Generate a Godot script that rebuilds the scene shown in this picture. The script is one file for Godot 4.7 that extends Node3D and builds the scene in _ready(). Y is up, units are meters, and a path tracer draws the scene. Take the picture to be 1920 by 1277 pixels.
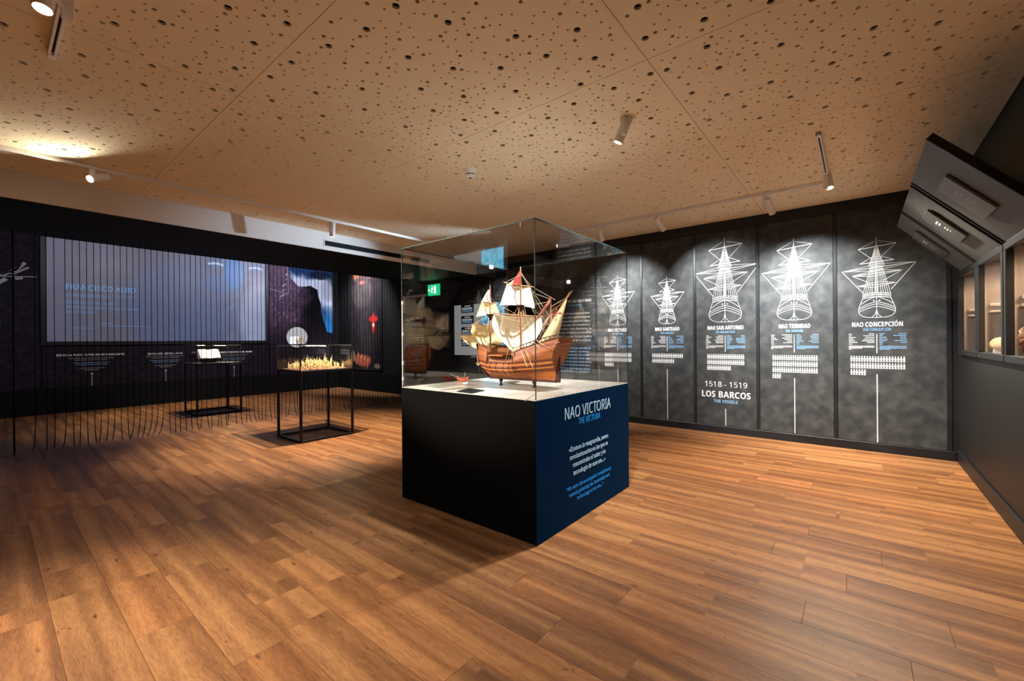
extends Node3D
# The room in metres: x runs along the far wall (left is minus), z towards the camera is plus, y up.
const EYE := 1.3
const CEIL := 2.92
const FAR := -6.415
const LEFT := -11.63
const RIGHT := 0.81
const BACK := 2.6
const BULK := -6.1
const SOFFIT := 2.66

var M := {}
var used := {}
var rng := RandomNumberGenerator.new()
var fonts := {}
var cap_mid := {}


# ---------------------------------------------------------------- scene
const NICHE := 1.0


func _ready() -> void:
	rng.seed = 1
	var cam := Camera3D.new()
	cam.name = "camera"
	var yaw := 0.681294
	var roll := 0.007369
	cam.fov = rad_to_deg(2.0 * atan(638.5 / 801.1))
	cam.near = 0.05
	cam.far = 60
	add_child(cam)
	cam.position = Vector3(0, EYE, 0)
	cam.basis = Basis(Vector3.UP, yaw) * Basis(Vector3.BACK, -roll)
	cam.current = true
	var we := WorldEnvironment.new()
	we.name = "environment"
	var e := Environment.new()
	e.background_mode = Environment.BG_COLOR
	e.background_color = Color(0.01, 0.01, 0.012)
	e.tonemap_mode = Environment.TONE_MAPPER_LINEAR
	e.tonemap_exposure = 1.0
	e.sdfgi_enabled = true
	e.ssao_enabled = true
	e.ssil_enabled = true
	we.environment = e
	add_child(we)
	materials()
	lights()
	build_room()
	window_lids()
	far_wall_panels()
	left_wall_panels()
	build_case()
	build_vitrines()
	build_cords()
	ceiling_fittings()
	niche_things()


func lights() -> void:
	M.lens_soft = glow(Color(1, 0.9, 0.75), 0.4)
	M.disc = glow(c8(205, 205, 210), 0.7)
	M.disc_bright = glow(c8(235, 245, 255), 1.1)
	var warm := Color(1, 0.95, 0.87)
	var white := Color(0.96, 0.98, 1.0)
	# over the ship panels
	spotlight(Vector3(-2.79, CEIL - 0.03, -5.45), Vector3(-2.80, 2.70, -5.50), Vector3(-2.85, 1.75, FAR), "white track spotlight above the glass case's right edge", 11.0, 44, white, 1.0)
	spotlight(Vector3(-2.00, CEIL - 0.03, -5.45), Vector3(-1.93, 2.70, -5.50), Vector3(-1.45, 1.75, FAR), "white track spotlight tilted to the right, aimed at the San Antonio panel", 9.0, 44, white, 1.0)
	spotlight(Vector3(-0.80, CEIL - 0.03, -5.45), Vector3(-0.73, 2.68, -5.50), Vector3(-0.45, 1.5, FAR), "white track spotlight aimed at the Trinidad panel, last before the lit one", 18.0, 46, white, 1.0)
	spotlight(Vector3(-0.24, CEIL - 0.03, -5.18), Vector3(-0.208, 2.765, -5.20), Vector3(0.15, 0.0, -4.5), "white track spotlight with its lens glowing, at the end of the short dark-slotted track", 22.0, 55, warm, 0.8)
	spotlight(Vector3(-3.45, CEIL - 0.03, -5.45), Vector3(-3.52, 2.72, -5.43), Vector3(BULK, 2.36, -3.0), "added white track spotlight at the far track's left end, turned towards the bulkhead", 15.0, 19, Color(0.78, 0.89, 1.0), 1.0)  # unseen lamp, added to throw cool light on the bulkhead
	# over the case
	spotlight(Vector3(-1.315, CEIL, -2.93), Vector3(-1.372, 2.755, -2.95), Vector3(-2.1, 1.2, -2.80), "white spotlight hanging alone in the middle of the ceiling, aimed at the ship", 11.0, 44, white, 0.8)
	# along the bulkhead track
	spotlight(Vector3(-5.41, CEIL - 0.03, -0.62), Vector3(-5.36, 2.78, -0.60), Vector3(-3.1, 0.8, 2.1), "white track spotlight glaring straight at the camera, at the left of the picture", 14.0, 42, warm, 0.9, 0.85)
	spotlight(Vector3(-5.43, CEIL - 0.03, -2.90), Vector3(-5.44, 2.70, -2.92), Vector3(-5.75, 0.0, -2.95), "white track spotlight pointing down at the table case, beside the air vent", 20.0, 42, warm)
	# top left corner of the picture
	spotlight(Vector3(-2.75, CEIL - 0.03, -0.24), Vector3(-2.68, 2.72, -0.16), Vector3(-2.2, 0.0, 0.1), "white track spotlight cut off by the top left corner of the picture", 15.0, 38, warm, 1.0)
	# behind the camera
	spotlight(Vector3(-0.3, CEIL, 0.9), Vector3(-0.35, 2.72, 0.8), Vector3(-0.6, 0.0, -0.4), "added white ceiling spotlight behind the camera, on its right", 6.0, 60, white)  # unseen lamp, added to light the floor in the foreground
	spotlight(Vector3(-5.41, CEIL - 0.03, 1.66), Vector3(-5.33, 2.68, 1.60), Vector3(-2.2, 1.42, -2.75), "white track spotlight outside the left edge of the picture, aimed at the ship", 62.0, 13, Color(1, 0.97, 0.92))
	# washers hidden above the soffit
	for k in 4:
		var z: float = [-0.4, -2.0, -3.6, -5.4][k]
		spotlight(Vector3(-8.25, 3.6, z), Vector3(-8.30, 3.36, z), Vector3(LEFT, 2.2, z), ["first", "second", "third", "fourth"][k] + " wall washer above the soffit, counted from the camera", [2.0, 2.0, 2.5, 9.0][k], 50, Color(0.95, 0.93, 1.0))
	spotlight(Vector3(-9.9, 3.6, -4.9), Vector3(-9.95, 3.36, -4.95), Vector3(-10.25, 1.9, FAR), "wall washer above the soffit aimed at the portrait print", 9.0, 45, white)
	spotlight(Vector3(-9.2, 3.6, -2.7), Vector3(-9.25, 3.36, -2.7), Vector3(-9.3, 0.0, -2.7), "downlight above the soffit over the rear table case", 12.0, 40, warm)


# ---------------------------------------------------------------- shapes
class B:
	var v := PackedVector3Array()
	var n := PackedVector3Array()
	var t := PackedVector2Array()
	var i := PackedInt32Array()

	func quad(a: Vector3, b: Vector3, c: Vector3, d: Vector3, u := Rect2(0, 0, 1, 1)) -> void:  # counterclockwise from outside
		var nn := (b - a).cross(c - a)
		if nn.length() < 1e-12:
			nn = (c - a).cross(d - a)
		nn = nn.normalized()
		var k := v.size()
		v.append_array([a, b, c, d])
		n.append_array([nn, nn, nn, nn])
		t.append_array([Vector2(u.position.x, u.end.y), u.end, Vector2(u.end.x, u.position.y), u.position])
		i.append_array([k, k + 2, k + 1, k, k + 3, k + 2])

	func tri(a: Vector3, b: Vector3, c: Vector3) -> void:
		var nn := (b - a).cross(c - a).normalized()
		var k := v.size()
		v.append_array([a, b, c])
		n.append_array([nn, nn, nn])
		t.append_array([Vector2(a.x, a.y), Vector2(b.x, b.y), Vector2(c.x, c.y)])
		i.append_array([k, k + 2, k + 1])

	func box(c: Vector3, s: Vector3, bev := 0.0, basis := Basis.IDENTITY) -> void:
		var h := s / 2
		bev = minf(bev, minf(h.x, minf(h.y, h.z)) * 0.9)
		var ax := [Vector3.RIGHT, Vector3.UP, Vector3.BACK]
		for a in 3:
			for sg in [-1.0, 1.0]:
				var nn: Vector3 = ax[a] * sg
				var p: Vector3 = ax[(a + 1) % 3]
				var q: Vector3 = ax[(a + 2) % 3]
				if sg < 0:
					var w := p
					p = q
					q = w
				var hp := absf(p.dot(h)) - bev
				var hq := absf(q.dot(h)) - bev
				var o: Vector3 = nn * absf(nn.dot(h))
				quad(c + basis * (o - p * hp - q * hq), c + basis * (o + p * hp - q * hq), c + basis * (o + p * hp + q * hq), c + basis * (o - p * hp + q * hq))
		if bev <= 0:
			return
		for a in 3:
			var e: Vector3 = ax[a]
			var p2: Vector3 = ax[(a + 1) % 3]
			var q2: Vector3 = ax[(a + 2) % 3]
			var he := e.dot(h) - bev
			for sp in [-1.0, 1.0]:
				for sq in [-1.0, 1.0]:
					var m1: Vector3 = p2 * sp * p2.dot(h) + q2 * sq * (q2.dot(h) - bev)
					var m2: Vector3 = p2 * sp * (p2.dot(h) - bev) + q2 * sq * q2.dot(h)
					if sp * sq > 0:
						quad(c + basis * (m1 - e * he), c + basis * (m2 - e * he), c + basis * (m2 + e * he), c + basis * (m1 + e * he))
					else:
						quad(c + basis * (m2 - e * he), c + basis * (m1 - e * he), c + basis * (m1 + e * he), c + basis * (m2 + e * he))
		for sx in [-1.0, 1.0]:
			for sy in [-1.0, 1.0]:
				for sz in [-1.0, 1.0]:
					var a1 := Vector3(sx * h.x, sy * (h.y - bev), sz * (h.z - bev))
					var a2 := Vector3(sx * (h.x - bev), sy * h.y, sz * (h.z - bev))
					var a3 := Vector3(sx * (h.x - bev), sy * (h.y - bev), sz * h.z)
					if sx * sy * sz > 0:
						tri(c + basis * a1, c + basis * a2, c + basis * a3)
					else:
						tri(c + basis * a1, c + basis * a3, c + basis * a2)

	func span(a: Vector3, b: Vector3, bev := 0.0) -> void:
		box((a + b) / 2, (b - a).abs(), bev)

	# rows of points; smooth; front side where (next in row) x (next row) points
	func grid(rows: Array, flip := false, us := 1.0, vs := 1.0) -> void:
		var nr := rows.size()
		var nc: int = rows[0].size()
		var k := v.size()
		for r in nr:
			for c in nc:
				var p: Vector3 = rows[r][c]
				var dc: Vector3 = rows[r][mini(c + 1, nc - 1)] - rows[r][maxi(c - 1, 0)]
				var dr: Vector3 = rows[mini(r + 1, nr - 1)][c] - rows[maxi(r - 1, 0)][c]
				if rows[r][0].is_equal_approx(rows[r][nc - 1]) and nc > 2 and (c == 0 or c == nc - 1):
					dc = rows[r][1] - rows[r][nc - 2]
				var nn := dc.cross(dr)
				nn = nn.normalized() if nn.length() > 1e-12 else Vector3.UP
				v.append(p)
				n.append(-nn if flip else nn)
				t.append(Vector2(us * c / (nc - 1.0), vs * r / (nr - 1.0)))
		for r in nr - 1:
			for c in nc - 1:
				var a := k + r * nc + c
				var q := [a, a + 1, a + nc + 1, a + nc]
				if flip:
					i.append_array([q[0], q[1], q[2], q[0], q[2], q[3]])
				else:
					i.append_array([q[0], q[2], q[1], q[0], q[3], q[2]])

	func tube(pts: Array, rad, sides := 8, caps := true) -> void:
		var rows := []
		var up := Vector3.UP
		var d0: Vector3 = (pts[1] - pts[0]).normalized()
		if absf(d0.dot(up)) > 0.9:
			up = Vector3.RIGHT
		for j in pts.size():
			var d: Vector3 = (pts[mini(j + 1, pts.size() - 1)] - pts[maxi(j - 1, 0)]).normalized()
			var x := d.cross(up).normalized()
			var y := x.cross(d).normalized()
			up = y
			var r: float = rad[j] if rad is Array else rad
			var row := []
			for s in sides + 1:
				var an := TAU * s / sides
				row.append(pts[j] + (x * cos(an) + y * sin(an)) * r)
			rows.append(row)
		grid(rows)
		if caps:
			for e in [0, pts.size() - 1]:
				for s in range(1, sides - 1):
					if e == 0:
						tri(rows[e][0], rows[e][s + 1], rows[e][s])
					else:
						tri(rows[e][0], rows[e][s], rows[e][s + 1])

	func lathe(prof: Array, at: Vector3, sides := 20, basis := Basis.IDENTITY) -> void:  # prof: Vector2(radius, height) upwards
		var rows := []
		for p in prof:
			var row := []
			for s in sides + 1:
				var an := -TAU * s / sides
				row.append(at + basis * Vector3(cos(an) * p.x, p.y, sin(an) * p.x))
			rows.append(row)
		grid(rows)

	func strip(a: Vector3, b: Vector3, w: float, nrm: Vector3) -> void:  # a flat line of width w
		var side := (b - a).cross(nrm).normalized() * w / 2
		quad(a + side, b + side, b - side, a - side) if (b - a).cross(-side).dot(nrm) > 0 else quad(a - side, b - side, b + side, a + side)

	func mesh(off := Vector3.ZERO) -> ArrayMesh:
		var a := []
		a.resize(Mesh.ARRAY_MAX)
		var vv := v
		if off != Vector3.ZERO:
			vv = PackedVector3Array()
			vv.resize(v.size())
			for j in v.size():
				vv[j] = v[j] - off
		a[Mesh.ARRAY_VERTEX] = vv
		a[Mesh.ARRAY_NORMAL] = n
		a[Mesh.ARRAY_TEX_UV] = t
		a[Mesh.ARRAY_INDEX] = i
		var m := ArrayMesh.new()
		m.add_surface_from_arrays(Mesh.PRIMITIVE_TRIANGLES, a)
		return m


func origin_of(o: Node) -> Vector3:
	var p := Vector3.ZERO
	while o is Node3D and o != self:
		p += o.position
		o = o.get_parent()
	return p


func numbered(called: String) -> String:
	used[called] = used.get(called, -1) + 1
	return called if used[called] == 0 else "%s_%03d" % [called, used[called]]


func tag(o: Node, label := "", category := "", group := "", kind := "") -> void:
	for p in [["label", label], ["category", category], ["group", group], ["kind", kind]]:
		if p[1] != "":
			o.set_meta(p[0], p[1])


func thing(called: String, label: String, category: String, at: Vector3, group := "") -> Node3D:
	var o := Node3D.new()
	o.name = numbered(called)
	add_child(o, true)
	o.position = at
	tag(o, label, category, group)
	return o


# a mesh built in world coordinates, put under its parent (parents are only moved, never turned)
func part(called: String, b: B, m: Material, parent: Node, label := "") -> MeshInstance3D:
	var o := MeshInstance3D.new()
	o.name = called if parent != self else numbered(called)
	o.mesh = b.mesh(origin_of(parent))
	o.material_override = m
	parent.add_child(o, true)
	if label != "":
		o.set_meta("label", label)
	return o


func single(called: String, b: B, m: Material, at: Vector3, label: String, category: String, group := "") -> MeshInstance3D:
	var o := MeshInstance3D.new()
	o.name = numbered(called)
	o.mesh = b.mesh(at)
	o.material_override = m
	add_child(o, true)
	o.position = at
	tag(o, label, category, group)
	return o


func struct(called: String, b: B, m: Material) -> MeshInstance3D:
	var o := part(called, b, m, self)
	o.set_meta("kind", "structure")
	return o


# ---------------------------------------------------------------- materials
func mat(col: Color, rough := 0.6, metal := 0.0, spec := 0.5) -> StandardMaterial3D:
	var m := StandardMaterial3D.new()
	m.albedo_color = col
	m.roughness = rough
	m.metallic = metal
	m.metallic_specular = spec
	return m


func c8(r: int, g: int, b: int) -> Color:
	return Color8(r, g, b)


func glow(col: Color, e: float) -> StandardMaterial3D:
	var m := mat(Color(0.02, 0.02, 0.02), 0.4)
	m.emission_enabled = true
	m.emission = col
	m.emission_energy_multiplier = e
	return m


func noise(seed_: int, freq: float, oct := 4) -> FastNoiseLite:
	var f := FastNoiseLite.new()
	f.seed = seed_
	f.noise_type = FastNoiseLite.TYPE_SIMPLEX_SMOOTH
	f.frequency = freq
	f.fractal_octaves = oct
	return f


func tex(img: Image) -> ImageTexture:
	return ImageTexture.create_from_image(img)


func noise_image(w: int, h: int, seed_: int, freq: float, lo: Color, hi: Color, oct := 5, contrast := 1.0) -> Image:
	var g := noise(seed_, freq, oct).get_seamless_image(w, h, false, false, 0.1, true)
	var src := g.get_data()
	var step := src.size() / (w * h)
	var out := PackedByteArray()
	out.resize(w * h * 3)
	for k in w * h:
		var f := clampf((src[k * step] / 255.0 - 0.5) * contrast + 0.5, 0, 1)
		var c := lo.lerp(hi, f)
		out[k * 3] = c.r8
		out[k * 3 + 1] = c.g8
		out[k * 3 + 2] = c.b8
	return Image.create_from_data(w, h, false, Image.FORMAT_RGB8, out)


func plank_image() -> Image:  # four planks above one another, grain along u
	var w := 1024
	var h := 512
	var big := noise(11, 1.0, 3)
	var mid := noise(12, 1.0, 3)
	var fine := noise(13, 1.0, 2)
	var out := PackedByteArray()
	out.resize(w * h * 3)
	var r := RandomNumberGenerator.new()
	r.seed = 5
	var knots := []
	for k in 9:
		var row := k % 4
		knots.append([r.randf() * w, row * 128 + r.randf_range(20, 108), r.randf_range(4, 11)])
	var dark := c8(58, 34, 18)
	var base := c8(117, 77, 46)
	var light := c8(164, 116, 72)
	for y in h:
		var row := y / 128
		var near := []
		for kn in knots:
			if absf(kn[1] - y) < 90:
				near.append(kn)
		for x in w:
			var pull := 0.0
			var knot := 0.0
			for kn in near:
				var dx: float = (x - kn[0]) / 3.6
				var dy: float = y - kn[1]
				var d2: float = (dx * dx + dy * dy) / (kn[2] * kn[2])
				if d2 < 9:
					var e: float = exp(-d2)
					pull += e * dy * 0.9
					knot += exp(-d2 * 6.0)
			var yy := y - pull + row * 700
			var band := big.get_noise_2d(x * 0.0005, yy * 0.013)
			var wave := mid.get_noise_2d(x * 0.0042, yy * 0.02)
			var ring := sin((yy * 0.10 + 7.0 * wave) * 2.4)
			var streak := fine.get_noise_2d(x * 0.014, yy * 0.36)
			var crack := 1.0 - smoothstep(0.0, 0.035, absf(mid.get_noise_2d(x * 0.0075 + 40, yy * 0.028)))
			crack *= smoothstep(0.05, 0.4, big.get_noise_2d(x * 0.004 + 90, yy * 0.02))
			var f := 0.58 + band * 0.62 + wave * 0.12 + ring * 0.05 + streak * 0.2
			var c := base.lerp(light, clampf((f - 0.4) * 1.5, 0, 1)) if f > 0.4 else base.lerp(dark, clampf((0.4 - f) * 1.2, 0, 0.7))
			c = c.lerp(dark, clampf(knot * 0.6 + crack * 0.7 + maxf(0.0, -streak - 0.40) * 0.8, 0, 0.8))
			var k := (y * w + x) * 3
			out[k] = c.r8
			out[k + 1] = c.g8
			out[k + 2] = c.b8
	return Image.create_from_data(w, h, false, Image.FORMAT_RGB8, out)


func hull_image() -> Image:
	var w := 512
	var h := 256
	var a := noise(31, 1.0, 3)
	var out := PackedByteArray()
	out.resize(w * h * 3)
	for y in h:
		var row := y / 16
		for x in w:
			var tone := a.get_noise_2d(row * 37.7, x * 0.004) * 0.6 + a.get_noise_2d(x * 0.01, y * 0.35 + 90) * 0.35
			var c := c8(126, 62, 26).lerp(c8(196, 116, 54), clampf(0.5 + tone, 0, 1))
			if y % 16 == 0:
				c = c.lerp(c8(60, 24, 10), 0.6)
			var k := (y * w + x) * 3
			out[k] = c.r8
			out[k + 1] = c.g8
			out[k + 2] = c.b8
	return Image.create_from_data(w, h, false, Image.FORMAT_RGB8, out)


func ell(x: float, y: float, cx: float, cy: float, rx: float, ry: float) -> float:  # 1 inside, soft rim
	var d := Vector2((x - cx) / rx, (y - cy) / ry).length()
	return clampf((1.15 - d) / 0.3, 0, 1)


func paint(w: int, h: int, f: Callable) -> Image:
	var out := PackedByteArray()
	out.resize(w * h * 3)
	for y in h:
		for x in w:
			var c: Color = f.call((x + 0.5) / w, (y + 0.5) / h)
			var k := (y * w + x) * 3
			out[k] = c.r8
			out[k + 1] = c.g8
			out[k + 2] = c.b8
	return Image.create_from_data(w, h, false, Image.FORMAT_RGB8, out)


func screen_color(u: float, v: float) -> Color:
	var c := c8(100, 100, 120).lerp(c8(122, 134, 176), smoothstep(0.35, 1.0, u))
	c = c.lerp(c8(84, 104, 150), ell(u, v, 0.55, 0.62, 0.26, 0.5) * 0.6)
	var nz: float = scr_noise.get_noise_2d(u * 180, v * 110)
	c = c.lerp(c8(90, 86, 110), clampf(nz * 0.4 + 0.1, 0, 0.4))
	c = c.lerp(c8(66, 138, 225), ell(u, v, 0.815, 0.17, 0.055, 0.20) * 0.9)
	c = c.lerp(c8(60, 120, 200), ell(u, v, 0.76, 0.33, 0.1, 0.12) * 0.35)
	c = c.lerp(c8(205, 215, 245), ell(u, v, 0.98, 0.75, 0.13, 0.5) * 0.55)
	# the eyes of the projected face: lid lines and a lit lower rim
	for ex in [0.715, 0.94]:
		for k in 4:
			var yy: float = 0.02 + 0.035 * k + 0.02 * sin((u - ex) * 40 + k)
			if absf(v - yy) < 0.006 and absf(u - ex) < 0.05 - 0.006 * k:
				c = c.lerp(c8(60, 140, 220), 0.7)
		if absf(v - 0.085 - 8.0 * pow(u - ex, 2)) < 0.013 and absf(u - ex) < 0.04:
			c = c8(196, 220, 255)
	if ell(u, v, 0.78, 0.62 - (u - 0.78) * 1.6, 0.06, 0.025) > 0.5 and nz > -0.1:
		c = c.lerp(c8(80, 150, 220), 0.5)
	return c


var scr_noise: FastNoiseLite


func cliff_color(u: float, v: float) -> Color:
	# u along the wall from the screen to the corner, v from the top down
	var n1 := scr_noise.get_noise_2d(u * 60, v * 90)
	var n2 := scr_noise.get_noise_2d(u * 300 + 50, v * 450)
	var rock := c8(98, 78, 100).lerp(c8(58, 44, 62), clampf(v * 1.2 + n1 * 0.5, 0, 1))
	rock = rock.lerp(c8(150, 130, 150), clampf(n2 * 0.8, 0, 0.5))
	rock = rock.lerp(c8(10, 9, 13), smoothstep(0.35, 0.62, u + (v - 0.5) * 0.25 + n1 * 0.12))
	rock = rock.lerp(c8(34, 26, 36), smoothstep(0.45, 0.8, v))
	var edge := 0.0
	var prof := [Vector2(0.28, -0.1), Vector2(0.29, 0.11), Vector2(0.44, 0.195), Vector2(0.62, 0.175), Vector2(0.74, 0.21), Vector2(0.75, 0.27), Vector2(0.81, 0.36), Vector2(0.80, 0.42), Vector2(0.84, 0.50), Vector2(0.90, 0.62), Vector2(1.0, 0.625)]
	for k in prof.size() - 1:
		if u >= prof[k].x and u <= prof[k + 1].x:
			edge = maxf(edge, lerpf(prof[k].y, prof[k + 1].y, (u - prof[k].x) / maxf(prof[k + 1].x - prof[k].x, 1e-4)))
	edge += n1 * 0.015
	if u > 0.285 and v < edge:
		var sky := c8(190, 205, 225).lerp(c8(28, 58, 100), clampf(smoothstep(0.16, 0.05, v + n1 * 0.1) + smoothstep(0.3, 0.5, v + n1 * 0.08), 0, 1))
		sky = sky.lerp(c8(40, 120, 185), smoothstep(0.34, 0.6, v) * 0.8)
		sky = sky.lerp(c8(12, 20, 36), ell(u, v, 0.8, 0.07, 0.18, 0.04) * 0.8)
		return sky.lerp(c8(150, 155, 165), ell(u, v, 0.92, 0.2, 0.1, 0.12) * 0.5)
	return rock


func portrait_color(u: float, v: float) -> Color:
	var n1 := scr_noise.get_noise_2d(u * 80, v * 160)
	var n2 := scr_noise.get_noise_2d(u * 400, v * 60)
	var c := c8(64, 56, 58).lerp(c8(24, 20, 22), clampf(absf(u - 0.45) * 1.3 + v * 0.4 + n1 * 0.3, 0, 1))
	c = c.lerp(c8(120, 108, 108), ell(u, v, 0.42, 0.22, 0.3, 0.16) * clampf(0.5 + n2, 0, 1) * 0.6)  # grey beard
	c = c.lerp(c8(196, 120, 90), maxf(ell(u, v, 0.24, 0.02, 0.1, 0.07), ell(u, v, 0.66, 0.02, 0.13, 0.06)) * 0.9)
	c = c.lerp(c8(128, 84, 70), ell(u, v, 0.42, 0.02, 0.1, 0.05) * 0.8)
	c = c.lerp(c8(84, 70, 70), ell(u, v, 0.43, 0.08, 0.24, 0.022) * 0.8)
	c = c.lerp(c8(196, 96, 84), ell(u, v, 0.42, 0.115, 0.09, 0.018))
	var cross := maxf(ell(u, v, 0.76, 0.53, 0.05, 0.10), ell(u, v, 0.76, 0.49, 0.13, 0.03))
	c = c.lerp(c8(178, 40, 36), cross * 0.95)
	c = c.lerp(c8(226, 180, 150), ell(u, v, 0.76, 0.55, 0.03, 0.02))
	c = c.lerp(c8(150, 74, 56), ell(u + (v - 0.9) * 0.4, v, 0.45, 0.905, 0.24, 0.06) * 0.9)
	for k in 4:
		var fx := u + (v - 0.88) * 0.55
		var fy := 0.885 + 0.013 * k
		c = c.lerp(c8(196, 106, 78), ell(fx, v, 0.27 + 0.115 * k, fy, 0.05, 0.06) * (0.9 - 0.08 * k))
		c = c.lerp(c8(222, 140, 108), ell(fx, v, 0.255 + 0.115 * k, fy - 0.03, 0.026, 0.018) * 0.7)
	c = c.lerp(c8(205, 160, 125), ell(u - (v - 0.86) * 0.3, v, 0.14, 0.86, 0.06, 0.06) * 0.8)
	c = c.lerp(c8(190, 170, 150), ell(u, v, 0.86, 0.955, 0.09, 0.025) * 0.6)
	return c


func video_color(u: float, v: float) -> Color:
	var n1 := scr_noise.get_noise_2d(u * 420, v * 700)
	var n2 := scr_noise.get_noise_2d(u * 90 + 70, v * 160)
	var c := c8(40, 150, 205).lerp(c8(150, 225, 245), clampf(0.45 + n1 * 1.2 + n2 * 0.6, 0, 1))
	return c.lerp(c8(14, 70, 120), clampf(-n2 * 1.4 - n1 * 0.5, 0, 0.8))


func map_color(u: float, v: float) -> Color:
	var n1 := scr_noise.get_noise_2d(u * 60, v * 60)
	return c8(222, 216, 202).lerp(c8(206, 194, 172), clampf(0.4 + n1, 0, 1))


func materials() -> void:
	scr_noise = noise(77, 0.05, 4)
	var pl := tex(plank_image())
	M.planks = []
	for tint in [Color(1, 1, 1), Color(0.96, 0.95, 0.94), Color(1.0, 0.97, 0.95), Color(0.92, 0.91, 0.9)]:
		var m := mat(tint, 0.5, 0, 0.28)
		m.albedo_texture = pl
		M.planks.append(m)
	M.slab = mat(c8(40, 36, 32), 0.9)
	M.ceil = mat(c8(240, 226, 196), 0.92, 0, 0.2)
	M.felt = mat(c8(30, 27, 24), 1.0, 0, 0.0)
	M.white_wall = mat(c8(224, 220, 214), 0.85, 0, 0.2)
	M.black_wall = mat(c8(14, 14, 14), 0.75, 0, 0.3)
	M.black_soffit = mat(c8(13, 13, 13), 0.8, 0, 0.25)
	M.side_wall = mat(c8(26, 25, 24), 0.5, 0, 0.35)
	M.trim = mat(c8(24, 24, 25), 0.45, 0, 0.4)
	M.panel = mat(Color.WHITE, 0.7, 0, 0.3)
	M.panel.albedo_texture = tex(noise_image(512, 512, 21, 0.012, c8(46, 47, 47), c8(70, 70, 67), 6, 1.3))
	M.panel.uv1_triplanar = true
	M.panel.uv1_world_triplanar = true
	M.panel.uv1_scale = Vector3(0.9, 0.9, 0.9)
	M.ink_white = mat(c8(222, 220, 214), 0.7, 0, 0.2)
	M.ink_grey = mat(c8(150, 150, 150), 0.7, 0, 0.2)
	M.ink_blue = mat(c8(128, 176, 214), 0.7, 0, 0.2)
	M.ink_sky = mat(c8(40, 150, 235), 0.7, 0, 0.2)
	M.ink_pale = mat(c8(186, 224, 246), 0.7, 0, 0.2)
	M.ink_black = mat(c8(20, 20, 22), 0.7, 0, 0.2)
	M.black_metal = mat(c8(20, 20, 21), 0.4, 0.2, 0.4)
	M.plinth = mat(c8(12, 11, 10), 0.7, 0, 0.12)
	M.navy = mat(c8(0, 33, 64), 0.6, 0, 0.1)
	M.map = mat(Color.WHITE, 0.25, 0, 0.5)
	M.map.albedo_texture = tex(paint(256, 256, map_color))
	M.map_line = mat(c8(120, 108, 92), 0.6)
	M.glass = mat(Color(0, 0, 0, 0.0), 0.0, 0, 0.5)
	M.glass.transparency = BaseMaterial3D.TRANSPARENCY_ALPHA
	M.glass_edge = mat(c8(34, 50, 45), 0.5, 0, 0.3)
	M.lamp_white = mat(c8(232, 230, 226), 0.45, 0, 0.4)
	M.detector = mat(c8(250, 250, 248), 0.4, 0, 0.4)
	M.slot = mat(c8(34, 30, 28), 0.7)
	M.lens = glow(Color(1, 0.95, 0.86), 14.0)
	M.string = mat(c8(17, 15, 15), 0.9, 0, 0.1)
	M.print_dark = mat(Color.WHITE, 0.75, 0, 0.2)
	M.print_dark.albedo_texture = tex(noise_image(256, 256, 8, 0.03, c8(24, 20, 26), c8(40, 34, 42), 5, 1.2))
	M.print_dark.uv1_triplanar = true
	M.print_dark.uv1_world_triplanar = true
	M.cliff = mat(Color.WHITE, 0.7, 0, 0.2)
	M.cliff.albedo_texture = tex(paint(256, 420, cliff_color))
	M.portrait = mat(Color.WHITE, 0.7, 0, 0.2)
	M.portrait.albedo_texture = tex(paint(200, 340, portrait_color))
	M.screen = glow(Color.WHITE, 0.62)
	M.screen.emission_texture = tex(paint(768, 400, screen_color))
	M.screen.emission_operator = BaseMaterial3D.EMISSION_OP_MULTIPLY
	M.screen_text = glow(c8(92, 165, 225), 0.75)
	M.screen_dim = glow(c8(110, 150, 205), 0.5)
	M.video = glow(Color.WHITE, 1.0)
	M.video.emission_texture = tex(paint(160, 280, video_color))
	M.video.emission_operator = BaseMaterial3D.EMISSION_OP_MULTIPLY
	M.exit = glow(c8(20, 190, 120), 1.3)
	M.exit_white = glow(c8(235, 255, 240), 1.6)
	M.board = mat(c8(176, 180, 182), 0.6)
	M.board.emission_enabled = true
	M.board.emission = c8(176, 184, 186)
	M.board.emission_energy_multiplier = 0.42  # added glow, stands in for lamp light falling on the board
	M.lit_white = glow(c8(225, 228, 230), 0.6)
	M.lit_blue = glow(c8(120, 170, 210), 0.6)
	M.hull = mat(Color.WHITE, 0.5, 0, 0.4)
	M.hull.albedo_texture = tex(hull_image())
	M.wale = mat(c8(84, 36, 16), 0.5, 0, 0.4)
	M.wale_light = mat(c8(196, 120, 58), 0.5, 0, 0.4)
	M.dark_wood = mat(c8(58, 26, 16), 0.55, 0, 0.35)
	M.deck = mat(c8(150, 92, 50), 0.6)
	M.spar = mat(c8(170, 116, 72), 0.55)
	M.sail = mat(c8(255, 252, 244), 0.9, 0, 0.1)
	M.sail.albedo_texture = tex(noise_image(128, 128, 41, 0.03, c8(226, 216, 192), c8(246, 241, 228), 4, 1.3))
	M.sail.backlight_enabled = true
	M.sail.backlight = Color(0.35, 0.32, 0.26)
	M.old_sail = M.sail.duplicate()
	M.old_sail.albedo_color = c8(246, 230, 192)
	M.rope = mat(c8(196, 172, 138), 0.9, 0, 0.1)
	M.red = mat(c8(170, 40, 28), 0.8)
	M.brass = mat(c8(196, 150, 70), 0.4, 0.6)
	M.gold_figure = mat(c8(216, 192, 130), 0.5, 0.1)
	M.paper = mat(c8(246, 244, 238), 0.8)
	M.niche = mat(c8(172, 160, 152), 0.8)
	M.niche_dark = mat(c8(88, 80, 75), 0.8)
	M.rail = mat(c8(214, 206, 196), 0.5)
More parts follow.
